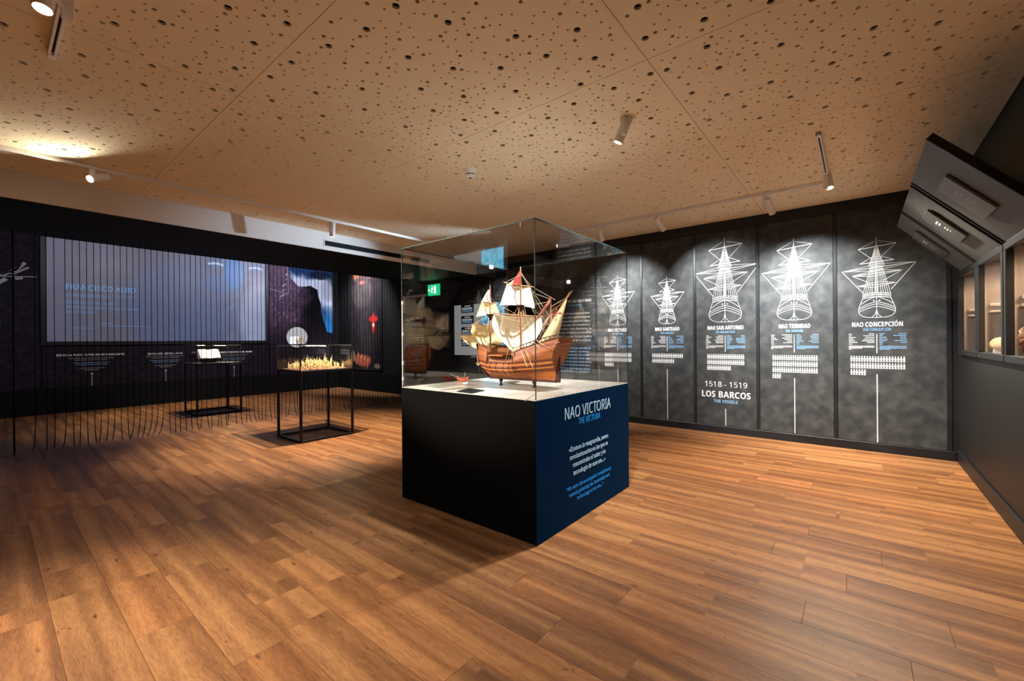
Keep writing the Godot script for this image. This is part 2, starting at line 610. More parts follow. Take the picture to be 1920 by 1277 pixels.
	M.roll = mat(c8(214, 180, 134), 0.8)
	M.cork = mat(c8(104, 66, 38), 0.9)
	M.lid = mat(c8(70, 68, 64), 0.6)
	M.plate = mat(c8(98, 96, 95), 0.5)
	M.plate_dark = mat(c8(54, 51, 48), 0.5)
	M.orange = mat(c8(196, 92, 60), 0.6)


# ---------------------------------------------------------------- lettering
func font(serif: bool, bold: bool) -> SystemFont:
	var key := [serif, bold]
	if not fonts.has(key):
		var f := SystemFont.new()
		f.font_names = PackedStringArray(["Droid Serif" if serif else "Droid Sans"])
		f.font_weight = 700 if bold else 400
		fonts[key] = f
		var h := TextMesh.new()
		h.font = f
		h.font_size = 32
		h.pixel_size = 0.01
		h.text = "H"
		cap_mid[key] = h.get_aabb()
	return fonts[key]


# one line of raised print; at = middle of its capitals, basis x = reading direction, z = out of the surface
func text(parent: Node, s: String, at: Vector3, basis: Basis, cap: float, width: float, m: Material, serif := false, bold := false, called := "lettering") -> void:
	var f := font(serif, bold)
	var h: AABB = cap_mid[[serif, bold]]
	var tm := TextMesh.new()
	tm.font = f
	tm.font_size = 32
	tm.pixel_size = 0.01
	tm.depth = 0.05
	tm.curve_step = 2.0
	tm.text = s
	var box := tm.get_aabb()
	var sy := cap / h.size.y
	var sx := width / box.size.x if width > 0 else sy
	var o := MeshInstance3D.new()
	o.name = called
	o.mesh = tm
	o.material_override = m
	var bb := Basis(basis.x * sx, basis.y * sy, basis.z * 0.03)
	o.transform = Transform3D(bb, at - bb * Vector3(box.get_center().x, h.get_center().y, 0) - origin_of(parent))
	parent.add_child(o, true)


# rows of short bars: print too small to read
func fine_print(parent: Node, called: String, left: Vector3, x: Vector3, y: Vector3, rows: Array, pitch: float, thick: float, m: Material) -> void:
	var b := B.new()
	var out := x.cross(y).normalized()
	for k in rows.size():
		for seg in rows[k]:
			var at: float = seg[0]
			while at < seg[1] - thick * 0.6:  # words, with a little ink-free gap after each
				var n := int(absf(sin(at * 917.0 + k * 3.7 + left.x * 31.0 + left.z * 17.0)) * 6.0) + 3
				var to: float = minf(at + thick * 0.62 * n, seg[1])
				b.strip(left + x * at - y * pitch * k, left + x * to - y * pitch * k, thick, out)
				at = to + thick * 0.55
	part(called, b, m, parent).set_meta("kind", "stuff")


# ---------------------------------------------------------------- lamps
func lamp(at: Vector3, aim: Vector3, energy: float, angle: float, parent: Node, col := Color(1, 0.9, 0.77), size := 0.05, soft := 0.6) -> void:
	var l := SpotLight3D.new()
	l.name = "lamp_light"
	l.light_energy = energy
	l.light_color = col
	l.light_size = size
	l.spot_angle = angle
	l.spot_angle_attenuation = soft
	l.spot_range = 30
	l.spot_attenuation = 2
	l.shadow_enabled = true
	parent.add_child(l, true)
	var up := Vector3.UP if absf((aim - at).normalized().y) < 0.98 else Vector3.RIGHT
	l.transform = Transform3D(Basis.looking_at(aim - at, up), at - origin_of(parent))


# a track spotlight: mount = point on the ceiling track, head end = where its lens is
func spotlight(mount: Vector3, lens: Vector3, aim: Vector3, label: String, energy: float, angle: float, col := Color(1, 0.9, 0.77), soft := 0.6, spill := 0.0) -> void:
	var t := thing("track_spotlight", label, "spotlight", mount, "white track spotlights on the ceiling")
	var d := (aim - lens).normalized()
	var tail := lens - d * 0.19
	var b := B.new()
	b.box(Vector3(mount.x, mount.y - 0.068, mount.z), Vector3(0.036, 0.13, 0.042), 0.004)
	part("driver_box", b, M.lamp_white, t)
	b = B.new()
	b.tube([Vector3(mount.x, mount.y - 0.115, mount.z), lens - d * 0.13], 0.011, 8)
	part("joint", b, M.lamp_white, t)
	b = B.new()
	var x := d.cross(Vector3(0.3, 0.2, 0.9)).normalized()
	var bas := Basis(x, d, x.cross(d))
	b.lathe([Vector2(0.0, 0), Vector2(0.028, 0), Vector2(0.034, 0.006), Vector2(0.034, 0.188), Vector2(0.031, 0.19), Vector2(0.029, 0.176), Vector2(0.0, 0.176)], tail, 20, bas)
	part("head", b, M.lamp_white, t)
	b = B.new()
	b.lathe([Vector2(0.0285, 0.178), Vector2(0.02, 0.185), Vector2(0.0, 0.187)], tail, 16, bas)
	part("lens", b, M.lens, t, "glowing lens")
	lamp(lens + d * 0.02, aim, energy, angle, t, col, 0.03, soft)
	if spill > 0.0:  # stray light round the open lens
		lamp(lens + d * 0.02, aim, spill, 84, t, col, 0.03, 0.4)


# ---------------------------------------------------------------- ceiling and floor
func perforated(w: float, h: float, seed_: int) -> ArrayMesh:  # a gypsum board w by h seen from below, corner at 0,0, holes cut through
	var r := RandomNumberGenerator.new()
	r.seed = seed_
	var holes := []
	for kind in [[0.0195, 12.5, 14, 0.235], [0.0112, 36.0, 10, 0.09], [0.0066, 125.0, 8, 0.045]]:
		var want := int(kind[1] * w * h)
		var tries := 0
		var done := 0
		while done < want and tries < want * 40:
			tries += 1
			var p := Vector2(r.randf_range(0.03, w - 0.03), r.randf_range(0.03, h - 0.03))
			var ok := true
			for q in holes:
				var need: float = kind[3] if q[1] == kind[0] else kind[0] + q[1] + 0.014
				if p.distance_squared_to(q[0]) < need * need:
					ok = false
					break
			if ok:
				holes.append([p, kind[0], kind[2]])
				done += 1
	var pts := PackedVector2Array()
	var own := PackedInt32Array()
	var nx := int(w / 0.15)
	var ny := int(h / 0.15)
	for k in nx:
		for p in [Vector2(w * k / nx, 0), Vector2(w * (k + 1) / nx, h)]:
			pts.append(p)
			own.append(-1)
	for k in ny:
		for p in [Vector2(w, h * k / ny), Vector2(0, h * (k + 1) / ny)]:
			pts.append(p)
			own.append(-1)
	var b := B.new()
	for k in holes.size():
		var q = holes[k]
		var a0 := r.randf() * TAU
		for s in q[2]:
			var an: float = a0 + TAU * s / q[2]
			pts.append(q[0] + Vector2(cos(an), sin(an)) * q[1])
			own.append(k)
	var ids := Geometry2D.triangulate_delaunay(pts)
	var base := b.v.size()
	for p in pts:
		b.v.append(Vector3(p.x, 0, p.y))
		b.n.append(Vector3.DOWN)
		b.t.append(p)
	for k in ids.size() / 3:
		var x := ids[k * 3]
		var y := ids[k * 3 + 1]
		var z := ids[k * 3 + 2]
		if own[x] >= 0 and own[x] == own[y] and own[y] == own[z]:
			continue
		if (pts[y] - pts[x]).cross(pts[z] - pts[x]) > 0:  # from below, this turn is counterclockwise
			b.i.append_array([base + x, base + z, base + y])
		else:
			b.i.append_array([base + x, base + y, base + z])
	var up := Vector3(0, 0.0125, 0)
	var k0 := 2 * nx + 2 * ny
	for q in holes:
		for s in q[2]:
			var p1 := pts[k0 + s]
			var p2 := pts[k0 + (s + 1) % int(q[2])]
			var a := Vector3(p1.x, 0, p1.y)
			var c := Vector3(p2.x, 0, p2.y)
			b.quad(a, c, c + up, a + up)
		k0 += q[2]
	for e in [[Vector3(0, 0, 0), Vector3(w, 0, 0)], [Vector3(w, 0, 0), Vector3(w, 0, h)], [Vector3(w, 0, h), Vector3(0, 0, h)], [Vector3(0, 0, h), Vector3(0, 0, 0)]]:
		b.quad(e[1], e[0], e[0] + up, e[1] + up)
	return b.mesh()


func build_ceiling() -> void:
	var b := B.new()
	b.span(Vector3(BULK - 0.05, CEIL + 0.0127, FAR - 0.1), Vector3(RIGHT + 0.1, CEIL + 0.16, BACK))
	var top := struct("ceiling", b, M.felt)
	var gap := 0.004
	var xs := [BULK + 0.002, -5.36, -3.15, -0.94, RIGHT - 0.002]
	var zs := [FAR + 0.002]
	for k in 7:
		zs.append(-5.15 + 1.365 * k)
	zs[7] = minf(zs[7], BACK)
	var cache := {}
	for ci in 4:
		for ri in 7:
			var w: float = xs[ci + 1] - xs[ci] - gap
			var h: float = zs[ri + 1] - zs[ri] - gap
			var key := "%.3f %.3f %d" % [w, h, ri % 2]
			if not cache.has(key):
				cache[key] = perforated(w, h, 100 + cache.size())
			var o := MeshInstance3D.new()
			o.name = "ceiling_panel"
			o.mesh = cache[key]
			o.material_override = M.ceil
			top.add_child(o, true)
			o.position = Vector3(xs[ci] + gap / 2, CEIL, zs[ri] + gap / 2)


func build_floor() -> void:
	var b := B.new()
	b.span(Vector3(LEFT - 0.1, -0.2, FAR - 0.1), Vector3(RIGHT + 0.7, -0.012, BACK + 0.1))
	var slab := struct("floor", b, M.slab)
	var pw := 0.2145
	var plen := 1.45
	var all := []
	var z := FAR + 0.002
	var row := 0
	while z < BACK - 0.05:
		var off := fmod(row * 0.618 + 0.13 * (row % 3), 1.0) * plen
		var x := LEFT - off
		while x < RIGHT:
			var x0 := maxf(x, LEFT)
			var x1 := minf(x + plen, RIGHT)
			if x1 - x0 > 0.02:
				all.append([x0, x1, z, minf(z + pw, BACK), (x0 - x) / plen, (x1 - x) / plen, rng.randi_range(0, 3), rng.randi_range(0, 3), rng.randf(), rng.randi_range(0, 1)])
			x += plen
		z += pw
		row += 1
	var cam := Vector2(0, 0)
	for p in all:
		var m := Vector2((p[0] + p[1]) / 2, (p[2] + p[3]) / 2)
		p.append(m.length() + (1000.0 if m.y > 0.35 or m.x > 0.9 else 0.0))
	all.sort_custom(func(p, q): return p[10] < q[10])
	var rest := []
	for k in 4:
		rest.append(B.new())
	for k in all.size():
		var p = all[k]
		var bb: B = B.new() if k < 298 else rest[p[7]]
		var e := 0.0007
		var a := Vector3(p[0] + 0.0004, -0.012, p[2] + 0.0004)
		var c := Vector3(p[1] - 0.0004, 0, p[3] - 0.0004)
		var u0: float = p[4] + p[8]
		var u1: float = p[5] + p[8]
		var v0: float = p[6] * 0.25 + 0.004
		var v1 := v0 + 0.242
		if p[9] == 1:
			var w := u0
			u0 = u1
			u1 = w
			w = v0
			v0 = v1
			v1 = w
		var ur := Rect2(u0, v0, u1 - u0, v1 - v0)
		var t0 := [Vector3(a.x + e, 0, c.z - e), Vector3(c.x - e, 0, c.z - e), Vector3(c.x - e, 0, a.z + e), Vector3(a.x + e, 0, a.z + e)]
		var t1 := [Vector3(a.x, -e, c.z), Vector3(c.x, -e, c.z), Vector3(c.x, -e, a.z), Vector3(a.x, -e, a.z)]
		var t2 := [Vector3(a.x, a.y, c.z), Vector3(c.x, a.y, c.z), Vector3(c.x, a.y, a.z), Vector3(a.x, a.y, a.z)]
		bb.quad(t0[0], t0[1], t0[2], t0[3], ur)
		for s in 4:
			var s2 := (s + 1) % 4
			bb.quad(t1[s], t1[s2], t0[s2], t0[s], Rect2(u0, v0, 0.02, 0.01))
			bb.quad(t2[s], t2[s2], t1[s2], t1[s], Rect2(u0, v0, 0.02, 0.01))
		if k < 298:
			part("plank", bb, M.planks[p[7]], slab)
	for k in 4:
		if rest[k].v.size():
			part("plank_field", rest[k], M.planks[k], slab).set_meta("kind", "stuff")


# ---------------------------------------------------------------- walls
func build_room() -> void:
	build_floor()
	build_ceiling()
	var b := B.new()
	b.span(Vector3(LEFT - 0.1, 0, FAR - 0.12), Vector3(RIGHT + 0.7, 3.6, FAR))
	var far := struct("wall_far", b, M.black_wall)
	b = B.new()
	b.span(Vector3(LEFT - 0.12, 0, FAR), Vector3(LEFT, 3.6, BACK))
	var left := struct("wall_left", b, M.black_wall)
	b = B.new()
	b.span(Vector3(LEFT - 0.1, 0, BACK), Vector3(RIGHT + 0.7, 3.6, BACK + 0.12))
	struct("wall_back", b, M.black_wall)
	b = B.new()
	b.span(Vector3(LEFT - 0.12, 3.6, FAR - 0.12), Vector3(BULK - 0.04, 3.7, BACK + 0.1))
	struct("ceiling_upper", b, M.black_soffit)
	# the white bulkhead and the black soffit behind it, from which the cords hang
	b = B.new()
	b.span(Vector3(BULK - 0.03, SOFFIT, FAR + 0.03), Vector3(BULK, CEIL + 0.012, BACK))
	struct("wall_bulkhead", b, M.white_wall)
	b = B.new()
	b.span(Vector3(BULK - 0.031, CEIL + 0.02, FAR), Vector3(BULK - 0.06, 3.6, BACK))
	b.span(Vector3(-8.0, SOFFIT, FAR + 0.03), Vector3(BULK - 0.031, SOFFIT + 0.08, BACK))
	struct("ceiling_soffit", b, M.black_soffit)
	# right wall with three display windows
	b = B.new()
	var zw := [[-6.17, -5.36], [-5.27, -4.49], [-4.40, -3.62]]
	var y0 := 1.155
	var y1 := 1.915
	b.span(Vector3(RIGHT, 0, FAR), Vector3(RIGHT + 0.1, y0, BACK))
	b.span(Vector3(RIGHT, y1, FAR), Vector3(RIGHT + 0.1, 3.1, BACK))
	var zz := [FAR, -6.17, -5.36, -5.27, -4.49, -4.40, -3.62, BACK]
	for k in 4:
		b.span(Vector3(RIGHT, y0, zz[k * 2]), Vector3(RIGHT + 0.1, y1, zz[k * 2 + 1]))
	var rw := struct("wall_right", b, M.side_wall)
	b = B.new()
	b.span(Vector3(RIGHT + 0.6, 0, FAR), Vector3(RIGHT + 0.7, 3.1, BACK))
	struct("wall_right_outer", b, M.black_wall)
	for k in 3:
		window(k, zw[k][0], zw[k][1], y0, y1)
	b = B.new()
	b.span(Vector3(RIGHT - 0.018, 0, FAR + 0.03), Vector3(RIGHT - 0.0005, 0.125, BACK), 0.004)
	struct("baseboard_right", b, M.trim)
	b = B.new()
	b.span(Vector3(-4.3, 0, FAR), Vector3(RIGHT - 0.02, 0.1, FAR + 0.03), 0.004)
	struct("baseboard_far", b, M.trim)
	b = B.new()
	b.span(Vector3(LEFT, 0, FAR), Vector3(LEFT + 0.03, 0.47, BACK), 0.004)
	struct("baseboard_left", b, M.black_soffit)
	b = B.new()
	b.span(Vector3(LEFT + 0.03, 0, FAR), Vector3(-4.32, 0.47, FAR + 0.02), 0.004)
	struct("trim_1", b, M.black_soffit)
	# black battens between the ship panels, and the black fascia above them
	b = B.new()
	for x in [-4.22, -3.385, -2.605, -1.815, -1.025, -0.213, 0.745]:
		b.span(Vector3(x - 0.018, 0.1, FAR), Vector3(x + 0.018, 2.79, FAR + 0.028), 0.003)
	struct("trim_2", b, M.trim)
	b = B.new()
	b.span(Vector3(-4.24, 2.79, FAR), Vector3(RIGHT, CEIL, FAR + 0.035), 0.003)
	struct("trim_3", b, M.trim)
	b = B.new()
	b.span(Vector3(0.763, 0.1, FAR), Vector3(RIGHT, 2.79, FAR + 0.02))
	struct("trim_4", b, M.trim)


func window(k: int, z0: float, z1: float, y0: float, y1: float) -> void:
	var x := RIGHT
	var b := B.new()
	var d := 0.5
	b.span(Vector3(x + 0.1, y0 - 0.02, z0 - 0.02), Vector3(x + d, y0, z1 + 0.02))
	b.span(Vector3(x + 0.1, y1, z0 - 0.02), Vector3(x + d, y1 + 0.02, z1 + 0.02))
	b.span(Vector3(x + 0.1, y0, z0 - 0.02), Vector3(x + d, y1, z0))
	b.span(Vector3(x + 0.1, y0, z1), Vector3(x + d, y1, z1 + 0.02))
	b.span(Vector3(x + d, y0 - 0.02, z0 - 0.02), Vector3(x + d + 0.02, y1 + 0.02, z1 + 0.02))
	b.quad(Vector3(x + 0.001, y0 + 0.0005, z1), Vector3(x + 0.1, y0 + 0.0005, z1), Vector3(x + 0.1, y0 + 0.0005, z0), Vector3(x + 0.001, y0 + 0.0005, z0))
	b.quad(Vector3(x + 0.001, y0, z0 + 0.0005), Vector3(x + 0.1, y0, z0 + 0.0005), Vector3(x + 0.1, y1, z0 + 0.0005), Vector3(x + 0.001, y1, z0 + 0.0005))
	var w := struct("window_%d" % (k + 1), b, M.niche)
	b = B.new()
	var f := 0.05
	b.span(Vector3(x - 0.03, y0 - 0.03, z0 - 0.03), Vector3(x + 0.012, y0 + f * 0.4, z1 + 0.03), 0.004)
	b.span(Vector3(x - 0.03, y1 - f * 0.4, z0 - 0.03), Vector3(x + 0.012, y1 + 0.03, z1 + 0.03), 0.004)
	b.span(Vector3(x - 0.03, y0 + f * 0.4, z0 - 0.03), Vector3(x + 0.012, y1 - f * 0.4, z0 + f * 0.4), 0.004)
	b.span(Vector3(x - 0.03, y0 + f * 0.4, z1 - f * 0.4), Vector3(x + 0.012, y1 - f * 0.4, z1 + 0.03), 0.004)
	part("window_frame", b, M.trim, w)
	b = B.new()
	b.span(Vector3(x + 0.014, y0 + 0.01, z0 + 0.01), Vector3(x + 0.019, y1 - 0.01, z1 - 0.01))
	part("pane", b, M.glass, w)
	b = B.new()
	b.span(Vector3(x + 0.04, 1.555, z0 + 0.002), Vector3(x + 0.46, 1.58, z0 + 0.03), 0.004)
	b.span(Vector3(x + 0.04, 1.505, z0 + 0.002), Vector3(x + 0.46, 1.52, z0 + 0.02), 0.003)
	part("rail", b, M.rail, w)
	b = B.new()
	b.span(Vector3(x + 0.03, y0 + 0.001, z0 + 0.001), Vector3(x + 0.46, 1.50, z0 + 0.006))
	part("lower_panel", b, M.niche_dark, w)
	b = B.new()
	b.span(Vector3(x + 0.12, y1 - 0.02, z0 + 0.25), Vector3(x + 0.40, y1 - 0.001, z0 + 0.30))
	part("light_strip", b, M.lens_soft, w)
	lamp(Vector3(x + 0.26, y1 - 0.03, z0 + 0.275), Vector3(x + 0.14, y0, z0 + 0.1), NICHE, 75, w, Color(1, 0.86, 0.7), 0.05, 0.9)


func window_lids() -> void:
	var hinge := Vector3(0.80, 1.945, 0)
	var d := (Vector3(0.32, 2.465, 0) - Vector3(0.80, 1.93, 0)).normalized()
	var nn := Vector3(-0.744, -0.668, 0).normalized()
	var length := 0.719
	var zs := [[-6.09, -5.455, "farthest grey window lid, propped up over the window next to the far wall"], [-5.38, -4.545, "middle grey window lid, propped up between two others, bold white print on plate"], [-4.445, -3.54, "nearest and largest grey window lid, propped up highest at the right"]]
	for k in 3:
		var z0: float = zs[k][0]
		var z1: float = zs[k][1]
		var t := thing("window_lid", zs[k][2], "window lid", Vector3(0.80, 1.945, (z0 + z1) / 2), "grey lids propped up over the display windows")
		var bas := Basis(d, -nn, d.cross(-nn))
		var b := B.new()
		b.box(hinge + Vector3(0, 0, (z0 + z1) / 2) + d * length / 2 - nn * 0.016, Vector3(length, 0.03, z1 - z0), 0.003, bas)
		part("lid_board", b, M.lid, t)
		for ze in [z1 + 0.012, z0 - 0.012]:
			b = B.new()
			b.box(hinge + Vector3(0, 0, ze) + d * length / 2 - nn * 0.016, Vector3(length, 0.045, 0.02), 0.003, bas)
			part("lid_edge", b, M.trim, t, "black edge strip")
		b = B.new()
		b.tube([hinge + Vector3(0, 0.005, z0 + 0.05), hinge + Vector3(0, 0.005, z1 - 0.05)], 0.012, 8)
		part("hinge", b, M.trim, t)
		var zc: float = [-5.84, -4.95, -4.02][k]
		var pc := hinge + Vector3(0, 0, zc) + d * length * 0.505 + nn * 0.012
		b = B.new()
		b.box(pc, Vector3(length * 0.46, 0.016, 0.33), 0.002, bas)
		var plate := part("name_plate", b, [M.plate_dark, M.plate_dark, M.plate][k], t)
		# the print reads along the wall, lines stacked along the slope
		var o := pc + nn * 0.0085
		var ink: Material = [M.ink_white, M.ink_white, M.ink_grey][k]
		fine_print(plate, "print", o + d * 0.055 + Vector3(0, 0, 0.06), Vector3(0, 0, -1), d, [[[0.0, 0.10]], [[0.0, 0.085]]], 0.024, 0.014, ink)
		fine_print(plate, "print", o - d * 0.015 + Vector3(0, 0, 0.06), Vector3(0, 0, -1), d, [[[0.0, 0.06]], [[0.0, 0.075]], [[0.0, 0.04]]], 0.022, 0.009, ink if k != 0 else M.ink_blue)


# ---------------------------------------------------------------- wall panels
func ship_lines(parent: Node, x0: float, y0: float, h: float) -> void:
	var b := B.new()
	var at := func(x: float, y: float) -> Vector3: return Vector3(x0 + x * h, y0 + y * h, PZ + 0.0012)
	var ln := func(x1: float, y1: float, x2: float, y2: float, w: float) -> void: b.strip(at.call(x1, y1), at.call(x2, y2), w, Vector3.BACK)
	var both := func(x1: float, y1: float, x2: float, y2: float, w: float) -> void:
		ln.call(x1, y1, x2, y2, w)
		ln.call(-x1, y1, -x2, y2, w)
	var t := 0.0032
	ln.call(0, 1, 0, 0.28, t * 1.3)
	# yards: left tip, right tip, thickness, apex height they hang from
	for y in [[-0.177, 0.868, 0.186, 0.905, 2.0, 0.953], [-0.16, 0.682, 0.165, 0.704, 2.0, 0.77], [-0.339, 0.60, 0.36, 0.654, 1.4, -1.0], [-0.236, 0.536, 0.242, 0.57, 1.6, -1.0], [-0.185, 0.40, 0.18, 0.423, 1.2, -1.0]]:
		ln.call(y[0], y[1], y[2], y[3], t * y[4])
		if y[5] > 0:
			ln.call(y[0], y[1], -0.02, y[5], t)
			ln.call(y[2], y[3], 0.02, y[5], t)
	for y in [[-0.339, 0.60, 0.36, 0.654, 0.035], [-0.236, 0.536, 0.242, 0.57, 0.03], [-0.185, 0.40, 0.18, 0.423, 0.028]]:
		for s in [-1.0, 1.0]:
			var my: float = (y[1] + y[3]) / 2 + s * y[4]
			ln.call(y[0], y[1], -0.04, my - 0.006, t * 0.8)
			ln.call(-0.04, my - 0.006, 0.04, my + 0.006, t * 0.8)
			ln.call(0.04, my + 0.006, y[2], y[3], t * 0.8)
	ln.call(-0.177, 0.868, -0.05, 0.742, t)
	ln.call(0.186, 0.905, 0.052, 0.762, t)
	ln.call(-0.339, 0.60, -0.131, 0.314, t * 1.3)
	ln.call(0.36, 0.654, 0.138, 0.345, t * 1.3)
	ln.call(-0.236, 0.536, -0.074, 0.44, t)
	ln.call(0.242, 0.57, 0.062, 0.455, t)
	for k in 5:
		both.call(0.01 + 0.006 * k, 0.90 - 0.03 * k, 0.03 + 0.012 * k, 0.64, t * 0.8)
		both.call(0.022 + 0.008 * k, 0.64, 0.045 + 0.022 * k, 0.29, t * 0.8)
	for k in 7:
		var y := 0.64 + 0.03 * k
		ln.call(-0.045 + 0.004 * k, y, 0.045 - 0.004 * k, y, t * 1.1)
	both.call(0.012, 0.30, 0.012, 0.86, t * 1.6)
	# forecastle rail
	for k in 17:
		var x := -0.131 + 0.262 * k / 16.0
		var arch := 0.275 - 1.1 * x * x
		ln.call(x, arch - 0.018, x, arch + 0.035, t)
	for k in 8:
		var xa := -0.131 + 0.262 * k / 8.0
		var xb := -0.131 + 0.262 * (k + 1) / 8.0
		for q in [0.036, -0.016, 0.012]:
			ln.call(xa, 0.275 - 1.1 * xa * xa + q, xb, 0.275 - 1.1 * xb * xb + q, t * 1.2)
	# hull
	var prof := [Vector2(0.131, 0.25), Vector2(0.152, 0.19), Vector2(0.175, 0.11), Vector2(0.176, 0.075), Vector2(0.165, 0.045), Vector2(0.135, 0.018), Vector2(0.085, 0.003), Vector2(0, 0)]
	for k in prof.size() - 1:
		both.call(prof[k].x, prof[k].y, prof[k + 1].x, prof[k + 1].y, t * 1.2)
	ln.call(0, 0.27, 0, 0, t * 1.3)
	for c in [[0.258, 0.150, 0.17], [0.195, 0.165, 0.125], [0.170, 0.171, 0.098], [0.140, 0.175, 0.07]]:
		var last := Vector2(0, c[0])
		for k in range(1, 6):
			var f := k / 5.0
			var p := Vector2(c[1] * f, lerpf(c[0], c[2], f * f * 0.6 + f * 0.4))
			both.call(last.x, last.y, p.x, p.y, t * 1.2)
			last = p
	both.call(0, 0.1, 0.014, 0.04, t)
	both.call(0.014, 0.04, 0.045, 0.006, t)
	for s in [-1.0, 1.0]:
		ln.call(s * 0.027 - 0.007, 0.212, s * 0.027 + 0.007, 0.212, 0.012)
	part("ship_drawing", b, M.ink_white, parent)


func crew_icons(parent: Node, x0: float, x1: float, top: float, per_row: int, count: int) -> void:
	var b := B.new()
	var pitch := (x1 - x0) / per_row
	var h := 0.064
	for k in count:
		var c := Vector3(x0 + pitch * (k % per_row + 0.5), top - 0.078 * (k / per_row), PZ + 0.001)
		var w := pitch * 0.92
		b.strip(c + Vector3(0, 0, 0), c + Vector3(0, -0.013, 0), 0.011, Vector3.BACK)
		b.strip(c + Vector3(0, -0.015, 0), c + Vector3(0, -0.04, 0), w * 0.5, Vector3.BACK)
		b.strip(c + Vector3(-w * 0.15, -0.017, 0), c + Vector3(-w * 0.42, -0.036, 0), 0.005, Vector3.BACK)
		b.strip(c + Vector3(w * 0.15, -0.017, 0), c + Vector3(w * 0.42, -0.036, 0), 0.005, Vector3.BACK)
		b.strip(c + Vector3(-w * 0.13, -0.038, 0), c + Vector3(-w * 0.24, -h, 0), 0.0065, Vector3.BACK)
		b.strip(c + Vector3(w * 0.13, -0.038, 0), c + Vector3(w * 0.24, -h, 0), 0.0065, Vector3.BACK)
	part("crew_icons", b, M.ink_white, parent, "rows of small white printed people")


const PZ := -6.394


func ship_panel(label: String, xa: float, xb: float, xc: float, name1: String, w1: float, name2: String, top: float, hw: float, per_row: int, count: int) -> Node3D:
	var t := thing("wall_panel", label, "wall panel", Vector3((xa + xb) / 2, 0.1, FAR), "dark printed ship panels on the far wall")
	var b := B.new()
	b.span(Vector3(xa + 0.02, 0.104, FAR + 0.001), Vector3(xb - 0.02, 2.787, PZ), 0.002)
	var p := part("board", b, M.panel, t)
	ship_lines(p, xc, 1.532, top - 1.532)
	var X := Basis.IDENTITY
	text(p, name1, Vector3(xc, 1.455, PZ + 0.001), X, 0.052, w1, M.ink_white, false, true)
	text(p, name2, Vector3(xc, 1.395, PZ + 0.001), X, 0.03, w1 * 0.55, M.ink_blue)
	var r := RandomNumberGenerator.new()
	r.seed = int(xc * 1000) + 9000
	for side in 2:
		var l := -hw if side == 0 else 0.022
		var wd := hw - 0.022
		var ink: Material = M.ink_white if side == 0 else M.ink_blue
		var rows := []
		for k in 6:
			var n0 := r.randf_range(0.12, 0.34) * wd
			rows.append([[0.0, n0], [wd - r.randf_range(0.2, 0.5) * wd, wd]])
		rows.append([[0.0, wd * 0.14]])
		fine_print(p, "specification_text", Vector3(xc + l, 1.345, PZ + 0.001), Vector3.RIGHT, Vector3.UP, rows, 0.0195, 0.006, ink)
		fine_print(p, "specification_text", Vector3(xc + l, 1.205, PZ + 0.001), Vector3.RIGHT, Vector3.UP, [[[0.0, wd]], [[0.0, wd]], [[0.0, wd * (0.55 if side == 0 else 1.0)]], [[0.0, wd * (0.1 if side == 0 else 0.4)]]], 0.012, 0.0045, ink)
	b = B.new()
	b.strip(Vector3(xc, 1.345, PZ + 0.001), Vector3(xc, 1.125, PZ + 0.001), 0.007, Vector3.BACK)
	part("rule", b, M.ink_white, p)
	crew_icons(p, xc - hw + 0.01, xc + hw - 0.01, 1.09, per_row, count)
	return p


